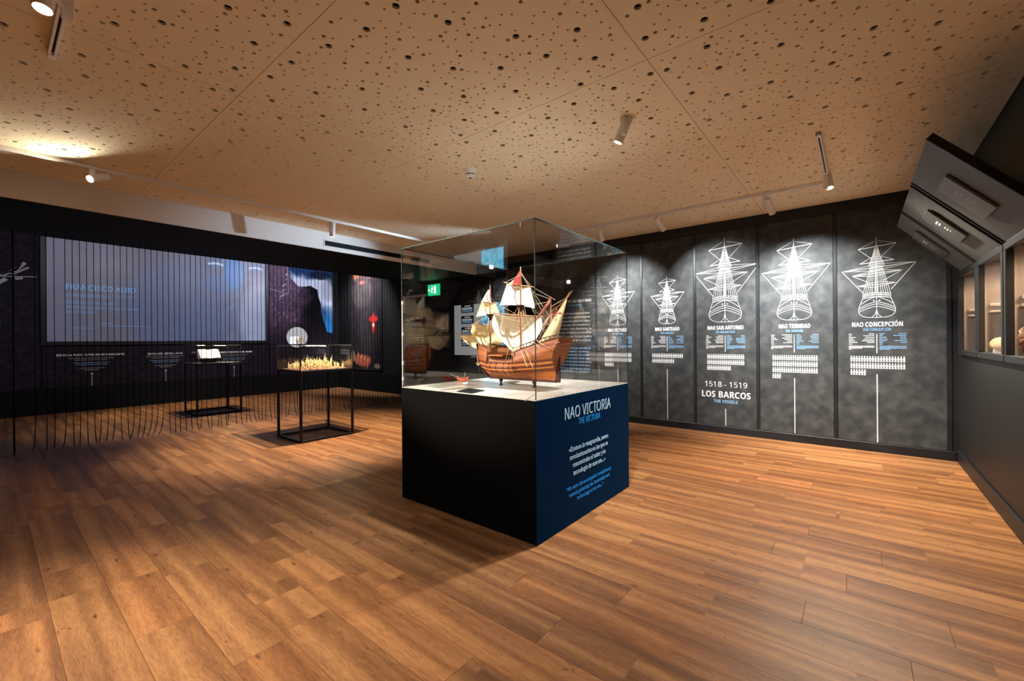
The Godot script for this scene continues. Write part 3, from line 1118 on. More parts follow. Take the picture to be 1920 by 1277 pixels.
func far_wall_panels() -> void:
	var p := ship_panel("dark ship panel farthest left, lettered NAO VICTORIA, partly behind the glass case", -3.385, -2.605, -3.0, "NAO VICTORIA", 0.335, "THE VICTORIA", 2.33, 0.24, 20, 47)
	var rule := func(q: Node, x: float, ya: float, yb: float) -> void:
		var b := B.new()
		b.strip(Vector3(x, ya, PZ + 0.001), Vector3(x, yb, PZ + 0.001), 0.009, Vector3.BACK)
		part("rule", b, M.ink_white, q)
	rule.call(p, -3.0, 0.83, 0.11)
	p = ship_panel("dark ship panel with the smallest ship drawing, lettered NAO SANTIAGO", -2.605, -1.815, -2.212, "NAO SANTIAGO", 0.355, "THE SANTIAGO", 2.235, 0.24, 18, 31)
	rule.call(p, -2.212, 0.86, 0.11)
	p = ship_panel("dark ship panel lettered NAO SAN ANTONIO above LOS BARCOS", -1.815, -1.025, -1.42, "NAO SAN ANTONIO", 0.45, "THE SAN ANTONIO", 2.69, 0.245, 20, 53)
	text(p, "1518 - 1519", Vector3(-1.42, 0.675, PZ + 0.001), Basis.IDENTITY, 0.072, 0.53, M.ink_white)
	text(p, "LOS BARCOS", Vector3(-1.42, 0.535, PZ + 0.001), Basis.IDENTITY, 0.085, 0.61, M.ink_white, false, true)
	text(p, "THE VESSELS", Vector3(-1.42, 0.44, PZ + 0.001), Basis.IDENTITY, 0.042, 0.30, M.ink_blue, false, true)
	rule.call(p, -1.42, 0.34, 0.11)
	p = ship_panel("dark ship panel lettered NAO TRINIDAD with four rows of crew figures", -1.025, -0.213, -0.625, "NAO TRINIDAD", 0.33, "THE TRINIDAD", 2.56, 0.25, 20, 64)
	rule.call(p, -0.625, 0.80, 0.11)
	p = ship_panel("wide dark ship panel lettered NAO CONCEPCIÓN beside the right corner", -0.213, 0.745, 0.163, "NAO CONCEPCIÓN", 0.44, "THE CONCEPCIÓN", 2.445, 0.25, 20, 46)
	rule.call(p, 0.163, 0.885, 0.11)
	# introduction panel behind the case
	var t := thing("wall_panel", "dark text panel headed LAS CINCO NAOS, seen behind the model's stern", "wall panel", Vector3(-3.8, 0.1, FAR))
	var b := B.new()
	b.span(Vector3(-4.20, 0.104, FAR + 0.001), Vector3(-3.405, 2.787, PZ), 0.002)
	p = part("board", b, M.panel, t)
	text(p, "LOS BARCOS: LAS CINCO NAOS", Vector3(-3.80, 1.97, PZ + 0.001), Basis.IDENTITY, 0.045, 0.66, M.ink_white, false, true)
	text(p, "THE FIVE NAOS", Vector3(-3.80, 1.90, PZ + 0.001), Basis.IDENTITY, 0.03, 0.28, M.ink_blue)
	var es := ["En Sevilla nos reunimos cinco", "barcos, cinco naos hermanas", "preparadas para el viaje,", "esperando los hombres y", "derechos. Nos llamaron, la", "armada del Maluco, la armada de", "lo imposible; la que quiso", "llegar al Oriente por occidente."]
	for k in es.size():
		text(p, es[k], Vector3(-3.80, 1.76 - k * 0.066, PZ + 0.001), Basis.IDENTITY, 0.032, 0.66 if k > 3 else 0.6, M.ink_white, true)
	var r := RandomNumberGenerator.new()
	r.seed = 3
	var rows := []
	for k in 8:
		rows.append([[r.randf() * 0.05, 0.2], [0.215, 0.4], [0.415, 0.6 + r.randf() * 0.06]])
	fine_print(p, "small_text", Vector3(-4.13, 1.16, PZ + 0.001), Vector3.RIGHT, Vector3.UP, rows, 0.058, 0.022, M.ink_blue)
	# pale board with four labels and the blue video screen beyond the bulkhead
	t = thing("label_board", "pale grey board with an added glow, carrying four small dark labels, seen through the glass case", "board", Vector3(-6.37, 1.0, FAR))
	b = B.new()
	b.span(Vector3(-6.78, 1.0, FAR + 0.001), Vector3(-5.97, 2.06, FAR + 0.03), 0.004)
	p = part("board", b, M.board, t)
	for k in 4:
		b = B.new()
		var y := 1.975 - k * 0.235
		b.span(Vector3(-6.56, y - 0.085, FAR + 0.030), Vector3(-6.19, y + 0.085, FAR + 0.036), 0.002)
		var lb := part("label_plate", b, M.plinth, p)
		fine_print(lb, "small_text", Vector3(-6.45, y + 0.055, FAR + 0.0365), Vector3.RIGHT, Vector3.UP, [[[0.0, 0.16]]], 0.02, 0.018, M.lit_white)  # label print glows in place of light falling on it
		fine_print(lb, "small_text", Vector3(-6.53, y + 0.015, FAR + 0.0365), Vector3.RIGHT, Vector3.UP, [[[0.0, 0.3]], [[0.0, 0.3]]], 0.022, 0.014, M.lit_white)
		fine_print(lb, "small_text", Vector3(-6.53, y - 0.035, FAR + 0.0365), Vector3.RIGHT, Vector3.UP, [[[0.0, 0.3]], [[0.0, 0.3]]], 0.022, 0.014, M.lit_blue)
	t = thing("video_screen", "bright blue video screen showing water, seen through the case left of the mast", "screen", Vector3(-5.66, 1.0, FAR))
	b = B.new()
	b.span(Vector3(-5.965, 0.98, FAR + 0.001), Vector3(-5.35, 2.07, FAR + 0.035), 0.004)
	part("housing", b, M.black_metal, t)
	b = B.new()
	b.quad(Vector3(-5.955, 1.0, FAR + 0.036), Vector3(-5.36, 1.0, FAR + 0.036), Vector3(-5.36, 2.06, FAR + 0.036), Vector3(-5.955, 2.06, FAR + 0.036))
	var d := part("display", b, M.video, t)
	fine_print(d, "screen_text", Vector3(-5.90, 1.36, FAR + 0.037), Vector3.RIGHT, Vector3.UP, [[[0.0, 0.42]], [[0.0, 0.3]]], 0.085, 0.045, M.lit_white)
	area(t, Vector3(-5.66, 1.53, FAR + 0.05), Vector3.BACK, Vector2(0.58, 1.04), 0.12, c8(110, 215, 245))
	# narrow text panel behind the cords
	t = thing("wall_panel", "narrow dark text panel with a lit top edge, behind the cords at the case's left edge", "wall panel", Vector3(-8.15, 0.5, FAR))
	b = B.new()
	b.span(Vector3(-8.58, 0.49, FAR + 0.001), Vector3(-7.72, 2.33, PZ), 0.002)
	p = part("board", b, M.print_dark, t)
	b = B.new()
	b.span(Vector3(-8.58, 2.332, FAR + 0.001), Vector3(-7.72, 2.385, PZ + 0.01), 0.002)  # white strip stands in for the light along the panel's top
	part("top_edge", b, M.white_wall, t, "top edge in white for the light on it")
	fine_print(p, "small_text", Vector3(-8.33, 1.84, PZ + 0.001), Vector3.RIGHT, Vector3.UP, [[[0.0, 0.2], [0.22, 0.5]]], 0.06, 0.05, M.ink_white)
	rows = []
	for k in 8:
		rows.append([[0.0, 0.22], [0.24, 0.4], [0.42, 0.52]])
	fine_print(p, "small_text", Vector3(-8.33, 1.62, PZ + 0.001), Vector3.RIGHT, Vector3.UP, rows, 0.06, 0.024, M.ink_white)
	fine_print(p, "small_text", Vector3(-8.25, 1.02, PZ + 0.001), Vector3.RIGHT, Vector3.UP, [[[0.0, 0.4]], [[0.05, 0.35]]], 0.06, 0.024, M.ink_blue)
	# exit sign
	t = thing("exit_sign", "green lit exit sign with a running figure, on the far wall under the black soffit", "sign", Vector3(-7.44, 2.33, FAR))
	b = B.new()
	b.span(Vector3(-7.63, 2.33, FAR + 0.002), Vector3(-7.25, 2.58, FAR + 0.05), 0.006)
	part("housing", b, M.exit, t)
	b = B.new()
	var zz := FAR + 0.0515
	var L := func(x1: float, y1: float, x2: float, y2: float, w: float) -> void: b.strip(Vector3(-7.63 + x1, 2.33 + y1, zz), Vector3(-7.63 + x2, 2.33 + y2, zz), w, Vector3.BACK)
	L.call(0.255, 0.04, 0.255, 0.21, 0.07)  # door
	L.call(0.165, 0.19, 0.165, 0.215, 0.025)  # head
	L.call(0.16, 0.18, 0.145, 0.115, 0.03)
	L.call(0.145, 0.115, 0.175, 0.05, 0.018)
	L.call(0.145, 0.115, 0.115, 0.06, 0.018)
	L.call(0.16, 0.17, 0.195, 0.13, 0.014)
	L.call(0.155, 0.17, 0.115, 0.15, 0.014)
	L.call(0.03, 0.12, 0.09, 0.12, 0.02)  # arrow
	L.call(0.03, 0.12, 0.055, 0.15, 0.016)
	L.call(0.03, 0.12, 0.055, 0.09, 0.016)
	part("pictogram", b, M.exit_white, t, "white running figure, door and arrow")
	area(t, Vector3(-7.44, 2.455, FAR + 0.07), Vector3.BACK, Vector2(0.36, 0.24), 0.22, c8(20, 220, 150))
	# portrait print
	t = thing("portrait_print", "tall dark print of an old bearded man with a red cross, on the far wall", "print", Vector3(-10.26, 0.55, FAR))
	b = B.new()
	b.span(Vector3(-11.04, 0.53, FAR + 0.001), Vector3(-9.46, 3.2, PZ - 0.002), 0.002)
	p = part("board", b, M.plinth, t)
	b = B.new()
	b.quad(Vector3(-11.03, 0.54, PZ), Vector3(-9.47, 0.54, PZ), Vector3(-9.47, 3.19, PZ), Vector3(-11.03, 3.19, PZ))
	part("print", b, M.portrait, p)


func area(parent: Node, at: Vector3, towards: Vector3, size: Vector2, energy: float, col: Color) -> void:
	var l := AreaLight3D.new()
	l.name = "lamp_light"
	l.area_size = size
	l.light_energy = energy
	l.light_color = col
	l.area_range = 30
	l.shadow_enabled = true
	parent.add_child(l, true)
	var up := Vector3.UP if absf(towards.y) < 0.9 else Vector3.RIGHT
	l.transform = Transform3D(Basis.looking_at(towards, up), at - origin_of(parent))


const LX := -11.602


func left_wall_panels() -> void:
	var R := Basis(Vector3(0, 0, -1), Vector3.UP, Vector3.RIGHT)
	var zv := Vector3(0, 0, -1)
	var rect := func(b: B, z0: float, z1: float, y0: float, y1: float, x: float) -> void:
		b.quad(Vector3(x, y0, z0), Vector3(x, y0, z1), Vector3(x, y1, z1), Vector3(x, y1, z0))
	# dark printed boards of the whole wall
	var t := thing("timeline_print", "dark printed board under the screen with small white timeline texts and pins", "wall panel", Vector3(LEFT, 0.47, -2.6))
	var b := B.new()
	b.span(Vector3(LEFT + 0.001, 0.474, -4.52), Vector3(LX, 1.24, -0.66), 0.002)
	var p := part("board", b, M.print_dark, t)
	text(p, "RÍO DE LA PLATA - ESTRECHO DE MAGALLANES", Vector3(LX + 0.001, 1.085, -1.31), R, 0.036, 0.95, M.ink_white, false, true)
	text(p, "SANTA LUCÍA - RÍO DE LA PLATA", Vector3(LX + 0.001, 1.075, -2.45), R, 0.036, 0.60, M.ink_white, false, true)
	for z in [-1.31, -2.45, -3.75]:
		var L := Vector3(LX + 0.001, 1.02, z + 0.32)
		if z < -3.5:
			fine_print(p, "small_text", Vector3(LX + 0.001, 1.075, z + 0.42), zv, Vector3.UP, [[[0.0, 0.1], [0.12, 0.5], [0.53, 0.84]]], 0.03, 0.03, M.ink_white)
		fine_print(p, "small_text", L, zv, Vector3.UP, [[[0.0, 0.64]], [[0.08, 0.56]]], 0.036, 0.009, M.ink_grey)
		fine_print(p, "small_text", L - Vector3(0, 0.09, 0), zv, Vector3.UP, [[[0.06, 0.58]], [[0.1, 0.54]]], 0.036, 0.008, M.ink_blue)
		fine_print(p, "small_text", L - Vector3(0, 0.195, 0), zv, Vector3.UP, [[[0.14, 0.5]], [[0.22, 0.42]]], 0.036, 0.01, M.ink_grey)
		b = B.new()
		b.tube([Vector3(LX - 0.004, 0.715, z), Vector3(LX + 0.003, 0.715, z)], 0.02, 14)
		b.strip(Vector3(LX + 0.001, 0.715, z), Vector3(LX + 0.001, 0.48, z), 0.012, Vector3.RIGHT)
		part("timeline_pin", b, M.ink_grey, p)
	t = thing("projection_screen", "wide grey-blue projection screen with a dim face and the lettering FRANCISCO ALBO", "screen", Vector3(LEFT, 1.27, -2.6))
	b = B.new()
	b.span(Vector3(LEFT + 0.001, 1.27, -4.53), Vector3(LX + 0.012, 1.345, -0.64), 0.003)
	b.span(Vector3(LEFT + 0.001, 1.345, -4.53), Vector3(LX + 0.012, 3.35, -4.455), 0.003)
	b.span(Vector3(LEFT + 0.001, 1.345, -0.715), Vector3(LX + 0.012, 3.35, -0.64), 0.003)
	b.span(Vector3(LEFT + 0.001, 3.3, -4.53), Vector3(LX + 0.012, 3.36, -0.64), 0.003)
	part("screen_frame", b, M.black_metal, t)
	b = B.new()
	rect.call(b, -0.71, -4.46, 1.34, 3.31, LX)
	var s := part("screen_display", b, M.screen, t)
	area(t, Vector3(LX + 0.02, 2.32, -2.59), Vector3.RIGHT, Vector2(3.7, 1.9), 0.8, c8(170, 180, 230))
	text(s, "FRANCISCO ALBO", Vector3(LX + 0.001, 2.385, -1.465), R, 0.10, 1.0, M.screen_text)
	text(s, "CONTRAMAESTRE/", Vector3(LX + 0.001, 2.225, -1.275), R, 0.06, 0.62, M.screen_dim, false, true)
	text(s, "BOATSWAIN", Vector3(LX + 0.001, 2.24, -1.80), R, 0.05, 0.36, M.screen_dim)
	text(s, "Natural de Axio, Rodas", Vector3(LX + 0.001, 2.095, -1.32), R, 0.05, 0.70, M.screen_dim, false, true)
	text(s, "Marido de Juana, vecina de Rodas", Vector3(LX + 0.001, 2.0, -1.49), R, 0.05, 1.04, M.screen_dim, false, true)
	text(s, "Nao Trinidad", Vector3(LX + 0.001, 1.91, -1.17), R, 0.05, 0.40, M.screen_dim, false, true)
	fine_print(s, "small_text", Vector3(LX + 0.001, 1.70, -1.45), zv, Vector3.UP, [[[0.0, 0.16]], [[0.0, 0.75]]], 0.05, 0.016, M.screen_dim)
	fine_print(s, "small_text", Vector3(LX + 0.001, 1.6, -1.0), zv, Vector3.UP, [[[0.0, 0.36]]], 0.05, 0.014, M.screen_dim)
	# cliff print
	t = thing("cliff_print", "purple print of a dark sea cliff under a blue clouded sky, right of the screen", "print", Vector3(LEFT, 0.47, -5.38))
	b = B.new()
	b.span(Vector3(LEFT + 0.001, 0.474, -6.23), Vector3(LX - 0.002, 3.35, -4.54), 0.002)
	p = part("board", b, M.print_dark, t)
	b = B.new()
	rect.call(b, -4.545, -6.225, 0.48, 3.34, LX)
	part("print", b, M.cliff, p)
	b = B.new()
	b.strip(Vector3(LX + 0.001, 2.66, -4.55), Vector3(LX + 0.001, 2.56, -5.02), 0.016, Vector3.RIGHT)
	b.strip(Vector3(LX + 0.001, 3.3, -5.0), Vector3(LX + 0.001, 2.56, -5.02), 0.012, Vector3.RIGHT)
	for k in 5:
		b.strip(Vector3(LX + 0.001, 2.48 + k * 0.14, -4.8 - k * 0.035), Vector3(LX + 0.001, 2.54 + k * 0.14, -4.92 - k * 0.02), 0.045 if k % 2 == 0 else 0.02, Vector3.RIGHT)
	part("quill_print", b, M.ink_grey, p)
	porthole(Vector3(LX + 0.002, 1.43, -5.23), p, "round lit viewing hole in the cliff print, with a small wooden frame inside")
	# left of the screen
	t = thing("feather_print", "dark purple printed board with a white feathered arrow, left of the screen", "print", Vector3(LEFT, 0.47, 0.2))
	b = B.new()
	b.span(Vector3(LEFT + 0.001, 0.474, -0.62), Vector3(LX, 3.35, 1.4), 0.002)
	p = part("board", b, M.print_dark, t)
	b = B.new()
	b.strip(Vector3(LX + 0.001, 2.44, 0.4), Vector3(LX + 0.001, 2.52, -0.6), 0.014, Vector3.RIGHT)
	for q in [[-0.30, 2.55, -0.46, 2.76, 0.05], [-0.2, 2.5, -0.38, 2.66, 0.04], [-0.34, 2.60, -0.42, 2.74, 0.02], [-0.3, 2.53, -0.5, 2.68, 0.03], [-0.1, 2.33, -0.24, 2.45, 0.06], [-0.34, 2.46, -0.43, 2.48, 0.04], [-0.15, 2.48, -0.33, 2.62, 0.02]]:
		b.strip(Vector3(LX + 0.001, q[1], q[0]), Vector3(LX + 0.001, q[3], q[2]), q[4], Vector3.RIGHT)
	part("feather", b, M.ink_grey, p)
	porthole(Vector3(LX + 0.002, 1.66, 0.13), p, "round lit viewing hole at the left edge of the picture")


func porthole(c: Vector3, _p: Node, label: String) -> void:
	var t := thing("porthole", label, "porthole", Vector3(c.x, c.y - 0.28, c.z), "round lit viewing holes in the left wall")
	var bas := Basis(Vector3(0, 0, -1), Vector3.RIGHT, Vector3(0, -1, 0))
	var b := B.new()
	b.lathe([Vector2(0.31, 0.0), Vector2(0.31, 0.02), Vector2(0.285, 0.025), Vector2(0.272, 0.004)], c, 40, bas)
	part("ring", b, M.trim, t)
	b = B.new()
	b.lathe([Vector2(0.274, 0.003), Vector2(0.0, 0.003)], c, 40, bas)
	var d := part("light_disc", b, M.disc, t, "glowing white disc")
	b = B.new()
	b.span(Vector3(c.x + 0.004, c.y - 0.24, c.z - 0.05), Vector3(c.x + 0.008, c.y + 0.02, c.z + 0.2))
	part("white_sheet", b, M.disc_bright, d)
	b = B.new()
	for q in [[0.02, -0.18, -0.1, 0.0], [-0.1, 0.0, -0.18, -0.12], [0.0, -0.1, -0.16, -0.05], [-0.02, -0.02, -0.14, -0.2], [0.04, -0.06, -0.06, -0.22], [-0.06, 0.03, -0.06, -0.2], [0.0, -0.22, -0.2, -0.22], [0.02, -0.02, 0.02, -0.22]]:
		b.tube([c + Vector3(0.015, q[1], q[0]), c + Vector3(0.02, q[3], q[2])], 0.011, 6)
	part("wooden_frame", b, M.roll, t)
	area(t, c + Vector3(0.035, 0, 0), Vector3.RIGHT, Vector2(0.4, 0.4), 0.12, c8(200, 215, 255))


# ---------------------------------------------------------------- the display case in the middle
const CX0 := -2.96
const CX1 := -1.58
const CZ0 := -3.575
const CZ1 := -2.183
const PT := 0.92


func build_case() -> void:
	var t := thing("display_plinth", "large square black plinth with a navy blue lettered side under the ship model's case", "plinth", Vector3((CX0 + CX1) / 2, 0, (CZ0 + CZ1) / 2))
	var b := B.new()
	b.span(Vector3(CX0, 0.004, CZ0), Vector3(CX1 - 0.003, PT - 0.004, CZ1), 0.003)
	part("body", b, M.plinth, t)
	b = B.new()
	b.span(Vector3(CX1 - 0.003, 0.004, CZ0), Vector3(CX1, PT - 0.004, CZ1), 0.001)
	var nv := part("navy_side", b, M.navy, t, "navy blue lettered side")
	b = B.new()
	b.span(Vector3(CX0 + 0.01, 0.0, CZ0 + 0.01), Vector3(CX1 - 0.01, 0.004, CZ1 - 0.01))
	part("foot", b, M.trim, t)
	b = B.new()
	b.span(Vector3(CX0 + 0.002, PT - 0.004, CZ0 + 0.002), Vector3(CX1 - 0.002, PT, CZ1 - 0.002))
	var top := part("top", b, M.map, t, "white printed top")
	b = B.new()
	for q in [[-1.62, -2.12, -2.3, -3.5], [-2.95, -2.55, -1.62, -2.62], [-2.5, -2.2, -1.9, -2.34], [-2.9, -3.2, -2.1, -3.52]]:
		b.strip(Vector3(q[0], PT + 0.0006, q[1]), Vector3(q[2], PT + 0.0006, q[3]), 0.006, Vector3.UP)
	var last := Vector3(-1.9, PT + 0.0006, -2.75)
	for k in range(1, 13):
		var an := k * 0.16
		var p := Vector3(-1.9 + 0.3 * sin(an), PT + 0.0006, -2.45 - 0.3 * cos(an))
		b.strip(last, p, 0.005, Vector3.UP)
		last = p
	part("map_lines", b, M.map_line, top)
	var R := Basis(Vector3(0, 0, -1), Vector3.UP, Vector3.RIGHT)
	var x := CX1 + 0.0008
	text(nv, "NAO VICTORIA", Vector3(x, 0.787, -2.873), R, 0.082, 0.70, M.ink_pale)
	text(nv, "THE VICTORIA", Vector3(x, 0.71, -2.875), R, 0.044, 0.335, M.ink_sky)
	var es := [["«Éramos la vanguardia, naves", 0.60], ["revolucionarias en las que se", 0.585], ["concentraba el saber y la", 0.50], ["tecnología de una era...»", 0.49]]
	for k in 4:
		text(nv, es[k][0], Vector3(x, 0.527 - k * 0.058, -2.875), R, 0.031, es[k][1], M.ink_pale, true)
	var en := [["“We were the avant-garde: revolutionary", 0.685], ["vessels gathering the knowledge and", 0.625], ["technology of an era...”", 0.40]]
	for k in 3:
		text(nv, en[k][0], Vector3(x, 0.255 - k * 0.047, -2.88), R, 0.025, en[k][1], M.ink_sky, true)
	# glass hood
	var g := thing("glass_case", "tall clear glass hood over the ship model, standing on the black and navy plinth", "display case", Vector3((CX0 + CX1) / 2, PT, (CZ0 + CZ1) / 2))
	var i := 0.012
	var th := 0.008
	var gy := 2.066
	var x0 := CX0 + i
	var x1 := CX1 - 0.002
	var z0 := CZ0 + i
	var z1 := CZ1 - 0.002
	for q in [[Vector3(x0, PT, z1 - th), Vector3(x1, gy, z1)], [Vector3(x1 - th, PT, z0 + th), Vector3(x1, gy, z1 - th)], [Vector3(x0, PT, z0), Vector3(x1, gy, z0 + th)], [Vector3(x0, PT, z0 + th), Vector3(x0 + th, gy, z1 - th)]]:
		b = B.new()
		b.span(q[0] + Vector3(0.0005, 0.0015, 0.0005), q[1] - Vector3(0.0005, 0.0005, 0.0005))
		part("pane", b, M.glass, g)
	b = B.new()
	b.span(Vector3(x0, gy, z0), Vector3(x1, gy + th, z1))
	part("top_pane", b, M.glass, g)
	b = B.new()
	for q in [[x0, z0], [x0, z1], [x1, z0], [x1, z1]]:
		b.box(Vector3(q[0], (PT + 0.002 + gy + th) / 2, q[1]), Vector3(0.0058, gy + th - PT - 0.003, 0.0058), 0.001)
	for z in [z0, z1]:
		b.box(Vector3((x0 + x1) / 2, gy + th / 2, z), Vector3(x1 - x0, 0.008, 0.003))
	for xx in [x0, x1]:
		b.box(Vector3(xx, gy + th / 2, (z0 + z1) / 2), Vector3(0.003, 0.008, z1 - z0))
	part("glass_edges", b, M.glass_edge, g, "dark green glass edges")
	b = B.new()
	for y in [0.99, 1.12, 1.36, 1.62]:
		b.box(Vector3(x0 + 0.006, y, z1 + 0.001), Vector3(0.014, 0.03, 0.008), 0.002)
	b.box(Vector3(x0 + 0.004, 1.28, z1 + 0.001), Vector3(0.007, 0.7, 0.004), 0.001)
	part("lock_strip", b, M.rail, g, "metal lock strip")
	# small things on the plinth
	b = B.new()
	var pl := [Vector3(-2.33, PT, -2.215), Vector3(-2.16, PT, -2.205), Vector3(-2.2, PT, -2.38), Vector3(-2.40, PT, -2.41)]
	var hh := Vector3(0, 0.006, 0)
	b.quad(pl[0] + hh, pl[1] + hh, pl[2] + hh, pl[3] + hh)
	for k in 4:
		b.quad(pl[k], pl[(k + 1) % 4], pl[(k + 1) % 4] + hh, pl[k] + hh)
	single("label_plate", b, M.black_metal, Vector3(-2.27, PT, -2.3), "small flat black plate lying on the white plinth top at the front", "plate")
	t = thing("oared_boat", "tiny orange brown model boat with thin sticks, on the plinth top left of the ship", "model boat", Vector3(-2.84, PT, -2.78))
	b = B.new()
	var rows := []
	for k in 9:
		var f := k / 8.0
		var hw := 0.022 * sin(PI * clampf(f * 0.9 + 0.06, 0, 1))
		var xk := -2.92 + 0.15 * f
		var lift := 0.02 * pow(absf(f - 0.5) * 2, 2)
		var row := []
		for s in 7:
			var a := PI * s / 6.0
			row.append(Vector3(xk, PT + 0.035 + lift - 0.033 * sin(a), -2.78 + hw * cos(a)))
		rows.append(row)
	b.grid(rows)
	part("hull", b, M.orange, t)
	for k in 4:
		b = B.new()
		b.box(Vector3(-2.885 + 0.03 * k, PT + 0.03, -2.78), Vector3(0.007, 0.004, 0.036))
		part("bench", b, M.deck, t)
	for q in [[-2.9, -2.70, 0.075], [-2.86, -2.86, 0.08], [-2.82, -2.68, 0.06]]:
		b = B.new()
		b.tube([Vector3(q[0] + 0.03, PT + 0.035, -2.78), Vector3(q[0] - 0.03, PT + q[2], q[1])], 0.0025, 5)
		part("oar", b, M.rope, t)
	b = B.new()
	var lst := []
	for k in 10:
		var an := 0.5 + k * 0.5
		lst.append(Vector3(-2.64 + 0.02 * cos(an), PT + 0.012 + 0.0006 * k, -2.62 + 0.02 * sin(an)))
	b.tube(lst, 0.008, 6)
	single("rope_coil", b, M.paper, Vector3(-2.64, PT, -2.62), "small white coil on the plinth top beside the tiny boat", "coil")
	build_ship()


# ---------------------------------------------------------------- the ship model
const SZ := -2.77


func hull_point(s: float, f: float, side: float) -> Vector3:
	# s 0 bow .. 1 stern, f 0 keel .. 1 rail
	var st := [
		[-2.622, 0.0, 1.215, 1.275, 0.012], [-2.60, 0.02, 1.14, 1.27, 0.055], [-2.565, 0.02, 1.07, 1.265, 0.095], [-2.51, 0.01, 1.01, 1.258, 0.130], [-2.45, 0.0, 0.987, 1.25, 0.150],
		[-2.405, 0.0, 0.985, 1.235, 0.158], [-2.385, 0.0, 0.985, 1.155, 0.160], [-2.30, 0.0, 0.985, 1.142, 0.166], [-2.20, 0.0, 0.985, 1.14, 0.168], [-2.125, 0.0, 0.985, 1.15, 0.167],
		[-2.10, 0.0, 0.985, 1.212, 0.165], [-2.02, 0.0, 0.985, 1.24, 0.158], [-1.94, 0.01, 0.985, 1.265, 0.148], [-1.87, 0.04, 0.985, 1.29, 0.135], [-1.806, 0.092, 0.985, 1.315, 0.118]]
	var k := s * (st.size() - 1)
	var a: Array = st[int(minf(floorf(k), st.size() - 2))]
	var c: Array = st[int(minf(floorf(k), st.size() - 2)) + 1]
	var w := k - minf(floorf(k), st.size() - 2)
	var q := []
	for m in 5:
		q.append(lerpf(a[m], c[m], w))
	var full := [0.06, 0.42, 0.70, 0.87, 0.97, 1.0, 0.97, 0.90, 0.86]
	var fk := f * 8
	var i := int(minf(floorf(fk), 7))
	var b := lerpf(full[i], full[i + 1], fk - i)
	var stern := smoothstep(0.6, 1.0, s)
	var bow := smoothstep(0.35, 0.0, s)
	b = lerpf(b, b * smoothstep(-0.05, 0.75, f), stern * 0.95)
	b = lerpf(b, b * pow(f, 0.5), bow * 0.7)
	return Vector3(q[0] + q[1] * f * f, lerpf(q[2], q[3], f), SZ + side * maxf(q[4] * b, 0.006))


func sail(tl: Vector3, tr: Vector3, bl: Vector3, br: Vector3, belly: Vector3, sag := 0.0, pinch := 0.0, nx := 12, ny := 10) -> B:
	var b := B.new()
	for face in 2:
		var rows := []
		for r in ny + 1:
			var v := r / float(ny)
			var row := []
			for c in nx + 1:
				var u := c / float(nx)
				var l := tl.lerp(bl, v)
				var rr := tr.lerp(br, v)
				var mid := (l + rr) / 2
				var w := 1.0 + pinch * sin(PI * v)
				var p := mid + (l.lerp(rr, u) - mid) * w
				p += belly * sin(PI * clampf(u, 0, 1)) * sin(PI * clampf(v * 0.85 + 0.06, 0, 1))
				p.y -= sag * sin(PI * u) * v
				p += belly * 0.06 * sin(u * 21.0 + v * 2.0) * sin(PI * v)
				row.append(p + belly.normalized() * (0.0006 if face == 0 else -0.0006))
			rows.append(row)
		b.grid(rows, face == 1, 2, 2)
	return b


